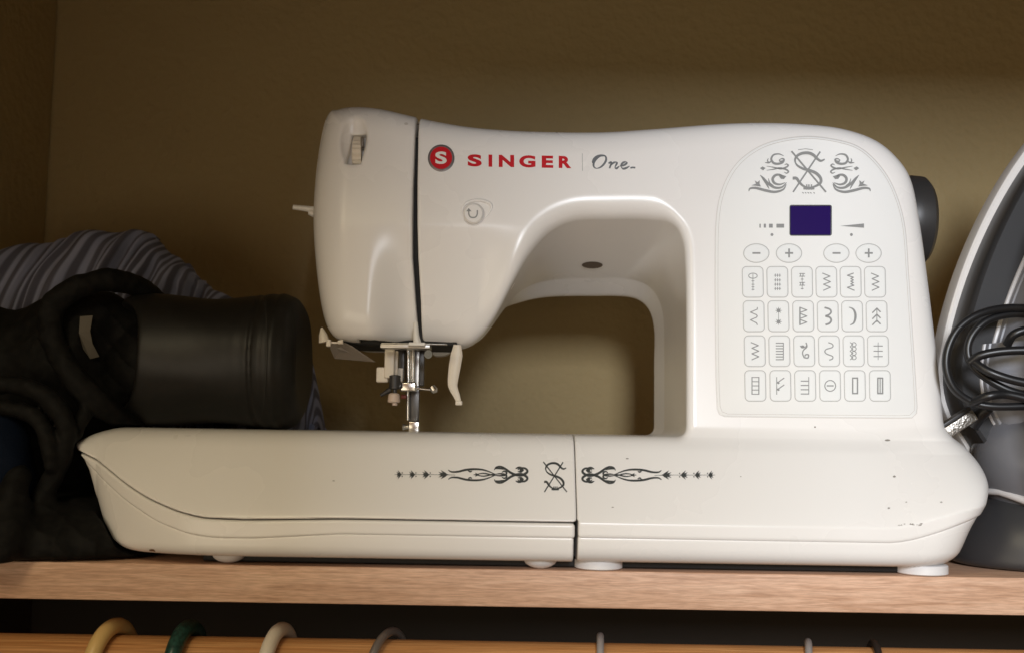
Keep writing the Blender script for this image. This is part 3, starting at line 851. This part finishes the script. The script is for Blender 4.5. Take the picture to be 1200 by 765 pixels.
b = MB(); b.tube([U(500,414.5,.05),U(502,414.8,.048)], [.0018,.0024], 12); b.build('clamp_screw', M['chrome'], machine)
b = MB(); b.tube([U(478.6,400,YN),U(478.6,448,YN)], .0017, 14); b.tube([U(484,400,YN),U(484,452,YN)], .0011, 12); b.build('needle_bar', M['chrome'], machine)
b = MB(); bx(b,484,405,497,452,YN+.012,.002,0); bx(b,468,407,474,446,YN+.012,.002,0); b.build('bar_housing', M['darksteel'], machine)
b = MB(); bx(b,486,405,490,500,YN+.006,.0018,0); bx(b,480,452,491,494,YN+.003,.0018,1); b.build('presser_bar', [M['steel'], M['darksteel']], machine)
b = MB(); b.tube([U(478,452,YN-.002),U(478,492,YN-.002)], .0008, 10); b.build('needle', M['chrome'], machine)
b = MB(); bx(b,469.5,447.5,488,458.5,YN-.008,.003,0,.0008); b.build('needle_clamp', M['chrome'], machine)
b = MB(); b.tube([U(486,454.5,YN-.008),U(505,456.5,YN-.008)], .0006, 10); b.tube([U(506,452.5,YN-.008),U(509,457,YN-.008),U(510,460,YN-.008)], [.0017,.0023,.0015], 12); b.build('clamp_lever', M['chrome'], machine)
b = MB(); bx(b,451.5,409,462,443,.066,.0025,0,.0006); bx(b,463,411,466,440,.068,.0012,0,.0004); bx(b,441.5,430,455,448,.067,.002,0,.0008); bx(b,466,431,472,447,.072,.0015,0)
b.build('threader_arm', M['ivory'], machine)
b = MB(); b.lathe([(0,.002),(.0005,.0030),(.0075,.0032),(.008,.002)], U(462.5,456,.064), (0,0,1), 18); b.tube([U(462.5,456,.064),U(462.8,462,.064)], .0012, 10)
b.tube([U(458,456,.066),U(446,463,.066)], [.0016,.0008], 10); b.build('threader_collar', M['blackgloss'], machine)
b = MB(); b.lathe([(0,.0030),(.0006,.0035),(.0045,.0031),(.0052,.0022)], U(461.5,471.5,.064)-Vector((0,0,0)), (0,0,1), 20); b.lathe([(0,.0011),(.0004,.0016),(.0015,.0016)], U(462.5,475,.064), (0,0,1), 14)
b.build('threader_knob', mat('pinkish_plastic', (.60,.47,.38), .45), machine)
b = MB(); bx(b,470,462,480,467,YN,.002,0); b.build('red_mark', mat('dull_red', (.22,.04,.02), .5), machine)
b = MB(); bx(b,479.5,493.5,491.5,506,YN-.004,.0035,0,.0005); b.tube([U(472,500,YN-.004),U(479.5,500,YN-.004)], [.0020,.0008], 10); b.tube([U(476,500,YN-.006),U(479.5,500,YN-.006)], .0012, 10)
b.build('presser_foot', M['chrome'], machine)
b = MB(); bx(b,468,505.5,505,508,YN+.008,.014,0,.0004); b.build('needle_plate', M['chrome'], machine)
# presser foot lever, ivory, hanging right of the needle
b = MB(); lp = [(536,404,.0021),(535,416,.0034),(532.5,432,.0033),(530.5,448,.0028),(531.5,455,.0024),(535,463,.0019),(537.5,470,.0014)]
sp = spline([U(x,y,.064) for x,y,_ in lp], 4); rs = np.interp(np.linspace(0,1,len(sp)), np.linspace(0,1,len(lp)), [l[2] for l in lp])
b.tube(sp, list(map(float,rs)), 14, flat=(0,1,0)); b.box(U(537.8,472,.064), (.0019,.0016,.0012), bev=.0005)
b.build('presser_foot_lever', M['ivory'], machine)

# --- hand wheel
zc = U(1080,261,.1).z; xw = .2115
b = MB(); b.lathe([(0,.018),(.003,.0205),(.010,.022),(.0125,.0245),(.0145,.0262),(.022,.0272),(.0285,.0266),(.031,.024),(.0318,.018),(.0318,.0)][:-1], (xw,.098,zc), (1,0,0), 72)
hw = b.build('hand_wheel', M['blackgloss'], machine)
b = MB(); b.lathe([(0,.010),(.0005,.0222),(.0105,.0232),(.0118,.0240)], (xw,.098,zc), (1,0,0), 64); b.build('wheel_hub', M['steel'], hw)
b = MB(); b.lathe([(0,.0243),(.0004,.0249),(.0022,.0253),(.0026,.0250)], (xw+.0118,.098,zc), (1,0,0), 72); b.build('wheel_ring', M['steel'], hw)

# --- feet
def foot(px, py, Y, r, h, name='foot', m=None, dome=False):
    p = U(px, py, Y); b = MB(); t = ZB + .0012
    if dome: prof = [(0,r*.35),(.0008,r*.62),(.0022,r*.88),(.004,r),(t,r)]
    else: prof = [(0,r*.93),(.0006,r),(.0042,r),(.0048,r*.96),(.005,r*.80),(t,r*.7)]
    b.lathe(prof, (p.x, Y, 0.0002), (0,0,1), 40); return b.build(name, m or M['foot'], machine)
foot(701,668,.0215,.0122,0); foot(1080,672,.0215,.0128,0)
foot(633,667,.018,.0085,0,dome=True); foot(268,660,.020,.0085,0,dome=True)
foot(468,664,.055,.006,0,m=M['greyplastic']); foot(740,664,.13,.0122,0); foot(1060,664,.13,.0128,0); foot(250,664,.12,.0085,0,dome=True)
# worn chips at the left tip
dk = Decal([bvh(*(lambda o: (np.array([v.co[:] for v in o.data.vertices]), np.array([p.vertices[:] for p in o.data.polygons])))([o for o in COL.objects if o.name == 'table_tray'][0]))], .0001)
dk.disc(178,644,3.4,1.3,0,9); dk.disc(181,645,1.4,.7,0,7); dk.build('paint_chip', [M['browmark'], M['mark']], ext_root)

#@@PART2
b = MB(); b.box(((X_SPLIT-.20+.235)/2-.010, .086, .0028), ((.235-X_SPLIT+.20)/2-.022, .066, .0022), bev=.0008); b.build('bottom_shade_plate', M['dark'], machine)  # black underside, its colour also stands in for shade below the base
# ------------------------------------------------------------------ black bag on the left
blk = noise_into(mat('black_fabric', (.016,.015,.013), .7, Specular_IOR_Level=.16), 240, .35, .65, c1=(.004,.004,.004), c2=(.009,.0085,.0075), bump=.2, bscale=900, bdist=.0003)
blk2 = noise_into(mat('barrel_neoprene', (.02,.019,.017), .46, Specular_IOR_Level=.4), 240, .35, .65, c1=(.009,.0085,.0075), c2=(.0125,.0115,.010), bump=.25, bscale=1500, bdist=.0002)
blk_in = mat('black_lining', (.003,.003,.005), .9)
def cap(x,y,z, a, b, ra, rb):
    a = np.array(a); b = np.array(b); d = b-a; L = float((d*d).sum())
    t = np.clip(((x-a[0])*d[0]+(y-a[1])*d[1]+(z-a[2])*d[2])/L, 0, 1)
    return np.sqrt((x-a[0]-t*d[0])**2+(y-a[1]-t*d[1])**2+(z-a[2]-t*d[2])**2) - (ra+(rb-ra)*t)
def ell(x,y,z, c, r):
    q = np.sqrt(((x-c[0])/r[0])**2+((y-c[1])/r[1])**2+((z-c[2])/r[2])**2)
    return (q-1)*min(r)
YC = .088; RC = .0378; zcyl = ZTOP + RC + .0008
XE = U(357,425,YC).x; X0 = U(165,425,YC).x
Xw = U(252,425,YC).x; Xs = U(309,425,YC).x
ring_c = U(118,410,.062); 
def wob(x,y,z,a,f): return a*(np.sin(x*f+z*f*.7+1)*np.sin(y*f*.9+.5)*np.sin(z*f+x*.4*f+2))
def fold(x,y,z):
    a = np.sin(x*150 + 2*np.sin(z*70+1) + y*60); b = np.sin(z*190 + 2.2*np.sin(x*85) + y*90 + 1.3)
    return .0008*np.abs(a)**.7 + .0006*np.abs(b)**.7 + .0002*np.sin(x*420+z*310)*np.sin(z*380-y*300)
def barrel(x,y,z):
    rr_ = RC + .0010*np.exp(-((x-(Xs+.012))/.012)**2) - .0020*np.exp(-((x-Xw)/.02)**2) - .0008*np.exp(-((x-Xs)/.0009)**2) + .00025*np.sin(x*900)*np.exp(-((x-Xs-.012)/.016)**2)
    rad = np.sqrt((y-YC)**2+(z-zcyl)**2)
    q1 = rad - rr_ + .0125; q2 = np.maximum(x-XE, X0-.012-x) + .0125
    cyl = np.minimum(np.maximum(q1,q2),0)+np.sqrt(np.maximum(q1,0)**2+np.maximum(q2,0)**2)-.0125
    cyl = cyl + .0004*np.sin(x*95+z*60)*np.sin(z*120)
    # mouth of the barrel, facing the collar
    return smax(cyl, -ell(x,y,z, (X0-.008, YC-.022, zcyl+.001), (.020,.026,.030)), .004)
def bag(x,y,z):
    m1 = ell(x,y,z, U(98,425,.088), (.044,.042,.044))
    s = smax(m1, -ell(x,y,z, U(132,402,.036), (.0215,.036,.038)), .008)
    m2 = ell(x,y,z, U(-25,450,.09), (.056,.045,.046)); s = smin(s, m2, .015)
    m3 = ell(x,y,z, (U(-10,600,.10).x, .11, .035), (.062,.05,.045)); s = smin(s, m3, .02)
    for pts, r_ in strp:
        for a, b in zip(pts[:-1], pts[1:]): s = smin(s, cap(x,y,z,a,b,r_,r_), .003)
    s = smin(s, ell(x,y,z, (U(50,640,.06).x,.064,.006), (.088,.062,.026)), .010)
    s = s + fold(x,y,z)
    s = smax(s, .0012 - ext(x,y,z)[0], .002)
    return smax(s, .0006 - z, .003)
def sp3(pxs, n=4): return [tuple(v) for v in spline([U(a,b,Y) for a,b,Y in pxs], n)]
strp = [(sp3([(160,500,.078),(132,484,.056),(112,468,.044),(85,440,.04),(62,400,.042),(60,360,.045),(85,340,.05),(125,328,.060),(160,336,.078),(185,352,.10)],3), .0066),
        (sp3([(-30,452,.03),(20,452,.028),(60,468,.027),(78,500,.028),(70,540,.03),(45,590,.03)],3), .0052),
        (sp3([(-30,480,.025),(25,480,.024),(52,505,.024),(60,545,.025)],3), .0045),
        (sp3([(100,480,.04),(88,510,.035),(60,560,.03),(30,606,.03),(8,630,.02)],3), .004),
        (sp3([(20,560,.02),(4,620,.004),(-8,652,-.004)],3), .008)]
bag_ob, _, _ = surface_net('carry_bag', bag, (-.40,-.02,-.002), (U(230,400,.1).x, .17, .19), (.0017,.0017,.0017), blk, None, loc=(-.2,.08,0))
tag(bag_ob, 'soft black fabric bag with padded collar and round barrel end, left of the machine', 'bag')
bar_ob, Pba, Qba = surface_net('barrel', barrel, (X0-.03,.03,ZTOP-.002), (XE+.004,.14,zcyl+RC+.006), .0013, blk2, bag_ob)
Tbarrel = bvh(Pba, Qba)
Tbag = bvh(_ if False else np.array([v.co[:] for v in bag_ob.data.vertices])+np.array([-.2,.08,0]), np.array([p.vertices[:] for p in bag_ob.data.polygons]))
dk = Decal([Tbag], .0022)
dk.poly([(94,373),(107,372),(103,388),(105,403),(113,419),(103,421),(95,408),(92,392)])
dk.build('label_tag', [mat('grey_label', (.15,.135,.11), .8)], bag_ob)
dk = Decal([Tbarrel], .0004)
dk.ribbon([(310,350),(313,390),(312,440),(306,500)], .9); dk.ribbon([(342,362),(346,400),(344,450)], .6)
dk.build('seam_stitching', [mat('seam_thread', (.028,.027,.024), .8)], bar_ob)

navy = noise_into(mat('navy_cloth', (.002,.006,.017), .8, Specular_IOR_Level=.15), 300, .3, .7, bump=.3, bscale=700)
def nv(x,y,z):
    s = ell(x,y,z, U(-18,560,.03), (.026,.022,.036)); return smax(s + wob(x,y,z,.0015,130), .0008 - z, .003)
nb_, _, _ = surface_net('folded_cloth', nv, (-.36,-.01,-.002), (-.19,.07,.12), .0018, navy, None, loc=(-.27,.03,0))
tag(nb_, 'dark navy cloth bundle at the far left edge, under the black bag straps', 'cloth')

# ------------------------------------------------------------------ striped cloth behind the bag
st = mat('striped_knit', (.25,.26,.32), .85); N, L, B = nodes(st)
uvn = N.new('ShaderNodeUVMap'); sep = N.new('ShaderNodeSeparateXYZ'); L.new(uvn.outputs[0], sep.inputs[0])
wv = N.new('ShaderNodeMath'); wv.operation = 'SINE'; mu = N.new('ShaderNodeMath'); mu.operation = 'MULTIPLY'; mu.inputs[1].default_value = 2*math.pi*40
L.new(sep.outputs[0], mu.inputs[0]); L.new(mu.outputs[0], wv.inputs[0])
cr = N.new('ShaderNodeValToRGB'); cr.color_ramp.elements[0].position = .30; cr.color_ramp.elements[0].color = (.13,.13,.18,1); cr.color_ramp.elements[1].position = .78; cr.color_ramp.elements[1].color = (.36,.39,.55,1)
mr = N.new('ShaderNodeMapRange'); mr.inputs[1].default_value = -1; mr.inputs[2].default_value = 1; L.new(wv.outputs[0], mr.inputs[0]); L.new(mr.outputs[0], cr.inputs[0]); L.new(cr.outputs[0], B.inputs['Base Color'])
kn = N.new('ShaderNodeTexWave'); kn.inputs['Scale'].default_value = 190; kn.wave_type = 'BANDS'; kn.bands_direction = 'Y'; L.new(uvn.outputs[0], kn.inputs['Vector'])
bp = N.new('ShaderNodeBump'); bp.inputs['Strength'].default_value = .5; bp.inputs['Distance'].default_value = .0006; L.new(kn.outputs['Fac'], bp.inputs['Height']); L.new(bp.outputs[0], B.inputs['Normal'])
ridge = [(-60,330),(0,300),(28,287),(60,284),(95,274),(130,271),(160,270),(182,277),(197,292),(210,304),(228,316),(246,335),(262,346),(300,362),(340,385),(364,415),(371,460),(373,500)]
rs_ = spline([U(a,b,.160) for a,b in ridge], 22); ns = len(rs_); nt_ = 90
from mathutils import noise as mn
vs_ = []; uvs = []
for i, p in enumerate(rs_):
    u = i/(ns-1)
    for j in range(nt_):
        t = j/(nt_-1)*2 - 1           # -1 back hem .. 1 front hem
        drop = (abs(t)**1.7)*(p.z - .004 if t < 0 else min(p.z-.002, .085 + .03*math.sin(u*7)))
        yy = .160 - (.050 - .030*sstep(.45,.62,u))*math.sin(t*1.45) if t > 0 else .160 - .045*math.sin(t*1.5)
        fold = .0024*math.sin(u*131+t*5+3*math.sin(u*31)) + .0070*math.sin(u*58 + t*2.2 + 1.5*math.sin(u*17)) * (.35+abs(t)) + .006*mn.noise(Vector((u*14, t*2.5, 3.1)))
        bul = .010*math.exp(-((u-.47)/.045)**2)*max(0,t)
        cre = -.006*math.exp(-((u-.415)/.012)**2)*(t > 0)
        q = Vector((p.x + .004*mn.noise(Vector((u*9,t*3,7))) - .020*t*(1-u)*(t > 0), yy - fold - bul - cre, p.z - drop + .0025*mn.noise(Vector((u*22,t*4,1.0)))))
        q.z = max(q.z, .0015); q.y = min(q.y, YB-.01)
        vs_.append(q); uvs.append((u + .03*t, t*.5))
fs = [(i*nt_+j, i*nt_+j+1, (i+1)*nt_+j+1, (i+1)*nt_+j) for i in range(ns-1) for j in range(nt_-1)]
cl = mesh_from('striped_cloth', vs_, fs, st, None, True, loc=(-.2,.125,0))
uvl = cl.data.uv_layers.new(name='UVMap')
for lp_ in cl.data.loops: uvl.data[lp_.index].uv = uvs[lp_.vertex_index]
sol = cl.modifiers.new('s','SOLIDIFY'); sol.thickness = .0012
tag(cl, 'blue grey and brown striped knit cloth draped behind the black bag', 'cloth')

# ------------------------------------------------------------------ iron on the right, standing on its heel
slate = noise_into(mat('slate_plastic', (.075,.080,.095), .30), 30, .3, .7, c1=(.16,.162,.18), c2=(.19,.195,.215), rough=(.22,.38))
slate2 = noise_into(mat('grey_blue_plastic', (.3,.3,.33), .35), 30, .2, .8, c1=(.26,.265,.29), c2=(.31,.315,.345), rough=(.3,.4))
dgrey = mat('dark_grey_plastic', (.040,.040,.042), .38)
lgrey = mat('light_trim', (.62,.60,.60), .3)
irw = mat('soleplate_edge', (.80,.77,.74), .25)
cordm = mat('black_rubber_cord', (.012,.012,.013), .36)
iron = empty('clothes_iron', (U(1270,675,.03).x, .03, 0))
tag(iron, 'grey steam iron standing on its heel at the right, with white soleplate edge', 'iron')
CXP = 1268
half = [(CXP-84,676),(1180,625),(1164,575),(1143,530),(1116,485),(1107,440),(1116,380),(1135,315),(1160,255),(1190,200),(1222,155),(1250,124),(CXP,108)]
def iron_layer(name, inset_px, Y0, Y1, m, parent, bulge=0, bottom=674, rz_=1.6):
    Yt = .065
    L_ = [v for v in spline([Vector((a,b,0)) for a,b in half], 5)]
    c = Vector((CXP, 470, 0))
    pts = []
    for v in L_:
        k = 1 - inset_px/max(60.0, (v-c).length); q = c + (v-c)*k; q.x = v.x + inset_px*min(1,(CXP-v.x)/60); q.y = min(v.y + inset_px*1.5*(1 if v.y < 400 else 0), bottom)
        pts.append(q)
    Rt = [Vector((2*CXP - p.x, p.y, 0)) for p in pts[::-1][1:]]
    ring_ = [U(p.x, p.y, Yt) for p in pts + Rt]
    for r_ in ring_: r_.z = max(r_.z, .0008)
    n = len(ring_); cc = sum(ring_, Vector())/n
    prof = [(0,Y1,0.0)] if False else None
    levels = [(Y1, 1.0), (Y0+ (Y1-Y0)*.25, 1.0), (Y0+(Y1-Y0)*.06, .992), (Y0, .975)]
    if bulge:
        levels += [(Y0 - bulge*math.sin(a), .975 - .85*(1-math.cos(a))) for a in [math.pi/2*i/8 for i in range(1,9)]]
    vs_ = []; fs = []
    for Yq, sc_ in levels:
        for p in ring_: vs_.append(Vector((cc.x+(p.x-cc.x)*sc_, Yq, cc.z+(p.z-cc.z)*sc_)))
    for i in range(len(levels)-1):
        for j in range(n): a = i*n+j; b2 = i*n+(j+1)%n; fs.append((a,b2,b2+n,a+n))
    fs.append(tuple(range(n))); fs.append(tuple((len(levels)-1)*n+j for j in range(n))[::-1])
    o = mesh_from(name, vs_, fs, m, parent, True); shade_auto(o, 35); return o
iron_layer('soleplate', 0, .075, .087, irw, iron)
iron_layer('skirt', 6, .053, .078, dgrey, iron)
iron_layer('trim_line', 30, .0515, .0545, lgrey, iron)
iron_layer('upper_body', 32.5, .048, .0535, slate2, iron, bulge=.022)
# heel: the water tank end and its dark foot with a pale trim line
hx = U(1237,560,.062).x
def heel(x,y,z):
    s = ell(x,y,z, (hx, .062, .058), (.0435,.040,.040)); return smax(s, .0015 - baseR(x,y,z)[0], .002)
ho, _, _ = surface_net('handle_end', heel, (hx-.048,.015,.012), (hx+.048,.11,.105), .0016, slate, iron)
def hfoot(x,y,z):
    s = ell(x,y,z, (hx+.002, .066, .004), (.058,.044,.044)); s = smax(s, .0015 - baseR(x,y,z)[0], .002); s = smax(s, .0006-z, .004); return smax(s, z - (.0395 - .42*np.maximum(0, x-(hx-.036))*1.0), .002)
ho2, _, _ = surface_net('heel_foot', hfoot, (hx-.062,.018,-.001), (hx+.064,.114,.05), .0014, dgrey, iron)
b = MB()
ptsT = []
for i in range(21):
    x = hx-.043 + .07*i/20; z = .0402 - .42*max(0, x-(hx-.036)); y = .066 - .0445*math.sqrt(max(0, 1-((x-hx-.002)/.059)**2 - (z/.06)**2)) 
    ptsT.append((x,y,z))
b.tube(ptsT, [.0016+.0030*(i/20) for i in range(21)], 10); b.build('heel_trim', lgrey, iron)
# handle bridging in front of the body, mostly out of frame
b = MB(); hp = spline([U(1262,600,.04),U(1262,560,.0),U(1262,450,-.012),U(1262,330,-.010),U(1262,250,.015),U(1262,215,.045)], 8)
b.tube(hp, .0125, 20); b.build('handle', dgrey, iron)
b = MB(); b.lathe([(0,.009),(.001,.011),(.006,.011),(.007,.009)], U(1262,300,.034), (0,-1,0), 28); b.build('steam_dial', lgrey, iron)
# cord wound round the handle
b = MB()
loops = [[(1215,362,.0),(1180,361,-.004),(1148,368,-.006),(1124,384,-.006),(1111,408,-.006),(1109,432,-.006),(1118,455,-.006),(1138,470,-.006),(1165,476,-.008),(1215,475,-.010)],
         [(1215,369,.002),(1185,368,-.001),(1158,375,-.002),(1141,390,-.002),(1134,408,-.002),(1138,425,-.003),(1152,440,-.005),(1180,456,-.008),(1215,466,-.010)]]
full = []
loops = [[(a,b_,Y+.033) for a,b_,Y in L_] for L_ in loops]
for lp_ in loops:
    sp = spline([U(a,b_,Y) for a,b_,Y in lp_], 8)
    # close the loop behind the handle
    e = [U(1262,478 if lp_ is loops[0] else 466,.02), U(1300,455,.03), U(1318,415,.033), U(1300,378,.033), U(1255,362,.033)]
    sp = sp + spline([sp[-1]] + e + [sp[0]], 8)[1:]
    b.tube(sp, .0021, 14, cap=False)
for pts in ([(1136,425,-.006),(1150,416,-.009),(1180,411,-.012),(1230,410,-.016)],[(1138,422,-.006),(1160,436,-.012),(1195,447,-.015),(1235,452,-.017)],
            [(1180,404,-.004),(1188,392,-.008),(1208,386,-.010),(1245,388,-.014)],[(1138,472,-.006),(1158,464,-.012),(1180,462,-.012),(1215,470,-.014)]):
    b.tube(spline([U(a,c,Y+.033) for a,c,Y in pts], 8), .0023, 12)
b.build('power_cord', cordm, iron)
b = MB(); Mx = Matrix.Rotation(R(-34),3,'Y')
foil = noise_into(mat('crinkled_foil', (.50,.47,.43), .36, 1.0), 400, .3, .7, bump=.6, bscale=600, bdist=.0009)
p = U(1124,496,.046); b.box(p, (.0090,.0035,.0031), Mx, 0, .0006); b.box(p+Mx@Vector((0,-.0002,.0041)), (.0090,.0028,.0009), Mx, 1, .0003)
b.build('cord_clip', [foil, dgrey], iron)
b = MB(); b.tube([U(1138,499,.052),U(1146,488,.05),U(1158,478,.045)], [.004,.0038,.003], 14); b.build('plug', cordm, iron)

# ------------------------------------------------------------------ rod and hangers
YR, RR = .036, .0165
zr = U(600,751.5,YR).z - RR
b = MB(); b.lathe([(0,RR),(XR_W-XL_W-.002,RR)], (XL_W+.001, YR, zr), (1,0,0), 64)
rod = b.build('closet_rod', M['rod'], loc=(0,YR,zr)); tag(rod, 'varnished pine hanging rod below the shelf', 'rod')
def hanger(px_front, px_back, tube, m, label, extra=0, thin=False):
    r_ = RR + tube + .0003 + extra
    xf = U(px_front, 760, YR-RR).x; xb = U(px_back, 745, YR+RR*.8).x
    c = Vector(((xf+xb)/2, YR, zr)); root = empty('clothes_hanger', (xf, YR, zr-.16)); tag(root, label, 'hanger', 'hangers on the closet rod')
    pts = []
    for i in range(30):
        th = R(-62) + R(62+168)*i/29
        u = (1-math.cos(max(0,min(math.pi, (th+.35)*.92))))/2
        pts.append(Vector((xf+(xb-xf)*u, YR - math.cos(th)*r_, zr + math.sin(th)*r_)))
    a0 = pts[0]; low = [Vector((xf, YR, zr-.085)), Vector((xf, YR-.004, zr-.05)), Vector((xf, YR-r_*.75, zr-.028))]
    pts = spline(low + pts, 3)
    b = MB(); b.tube(pts, tube, 14); 
    b.tube([pts[-1], pts[-1]+ (pts[-1]-pts[-2]).normalized()*tube*.4], [tube, tube*.55], 14)
    b.build('hook', m, root)
    b = MB(); t2 = max(tube*.9, .002)
    for s in (-1,1):
        b.tube(spline([Vector((xf,YR,zr-.085)), Vector((xf+.006,YR+s*.05,zr-.097)), Vector((xf+.012,YR+s*.15,zr-.135)), Vector((xf+.014,YR+s*.20,zr-.165))], 6), t2, 10)
    b.tube([Vector((xf+.014,YR-.20,zr-.165)), Vector((xf+.014,YR+.20,zr-.165))], t2, 10)
    b.build('shoulder_bar', m, root)
    return root
pl_ = lambda n, c, r_=.35: mat(n, c, r_)
hanger(108,150,.0042,pl_('yellow_plastic',(.72,.50,.20)),'pale yellow plastic hanger hook, leftmost on the rod')
hanger(202,232,.0042,noise_into(mat('dark_green_plastic',(.012,.05,.04),.3),500,.4,.6,c1=(.008,.035,.028),c2=(.02,.075,.06)),'dark green speckled plastic hanger hook between the yellow and white hooks')
hanger(310,340,.0038,pl_('white_plastic_hanger',(.74,.68,.57)),'cream white plastic hanger hook on the rod')
hanger(430,474,.0022,mat('grey_wire',(.30,.28,.26),.35,.6),'grey metal hanger hook curving right over the rod, with a bent tip', .0015)
hanger(702,704,.0019,M['wire'],'polished steel wire hanger hook below the small dome feet of the machine', .0012)
hanger(944,948,.0019,M['wire'],'steel wire hanger hook, left one of the two close together at the right')
hanger(1030,1020,.0019,M['darksteel'],'dark wire hanger hook, rightmost on the rod')

# ------------------------------------------------------------------ unseen shirt shapes added to shade the space under the shelf
gcols = [(.03,.03,.045),(.05,.02,.02),(.02,.035,.03),(.04,.035,.03),(.015,.015,.018),(.03,.025,.04),(.02,.02,.03)]
gnames = ['navy','maroon','dark green','brown','black','dark purple','dark blue']
hang = [o for o in COL.objects if o.name.startswith('clothes_hanger')]
for k, h in enumerate(hang):
    x = h.location.x + .008; top = zr - .112; vs_ = []; fs = []; ny, nz = 17, 12
    for side in (-1, 1):
        for j in range(nz):
            for i in range(ny):
                v = i/(ny-1)*2-1; zt = top - .062*abs(v)**1.3; z = zt + (-.85 - zt)*(j/(nz-1))
                th = .012 + .010*math.sin(j*.9+k) * (j/(nz-1)) + .006*math.sin(v*9+k*2)*(j/(nz-1))
                th *= max(.12, 1-abs(v)**6) * (.25 if j == 0 else 1)
                vs_.append((x + side*th, YR + v*.215, z))
    n = ny*nz
    for j in range(nz-1):
        for i in range(ny-1):
            a = j*ny+i; fs.append((a,a+1,a+1+ny,a+ny)); fs.append((n+a,n+a+ny,n+a+1+ny,n+a+1))
    ed = [i for i in range(ny)] + [j*ny+ny-1 for j in range(1,nz)] + [(nz-1)*ny+i for i in range(ny-2,-1,-1)] + [j*ny for j in range(nz-2,0,-1)]
    for a, b_ in zip(ed, ed[1:]+ed[:1]): fs.append((a, b_, n+b_, n+a))
    g = mesh_from('shade_shirt', vs_, fs, mat('cloth_%d' % k, gcols[k], .9), None, True, loc=(x, YR, top))
    tag(g, '%s shirt-shaped light blocker, added unseen below the frame' % gnames[k], 'shirt', 'added light blockers under the rod')
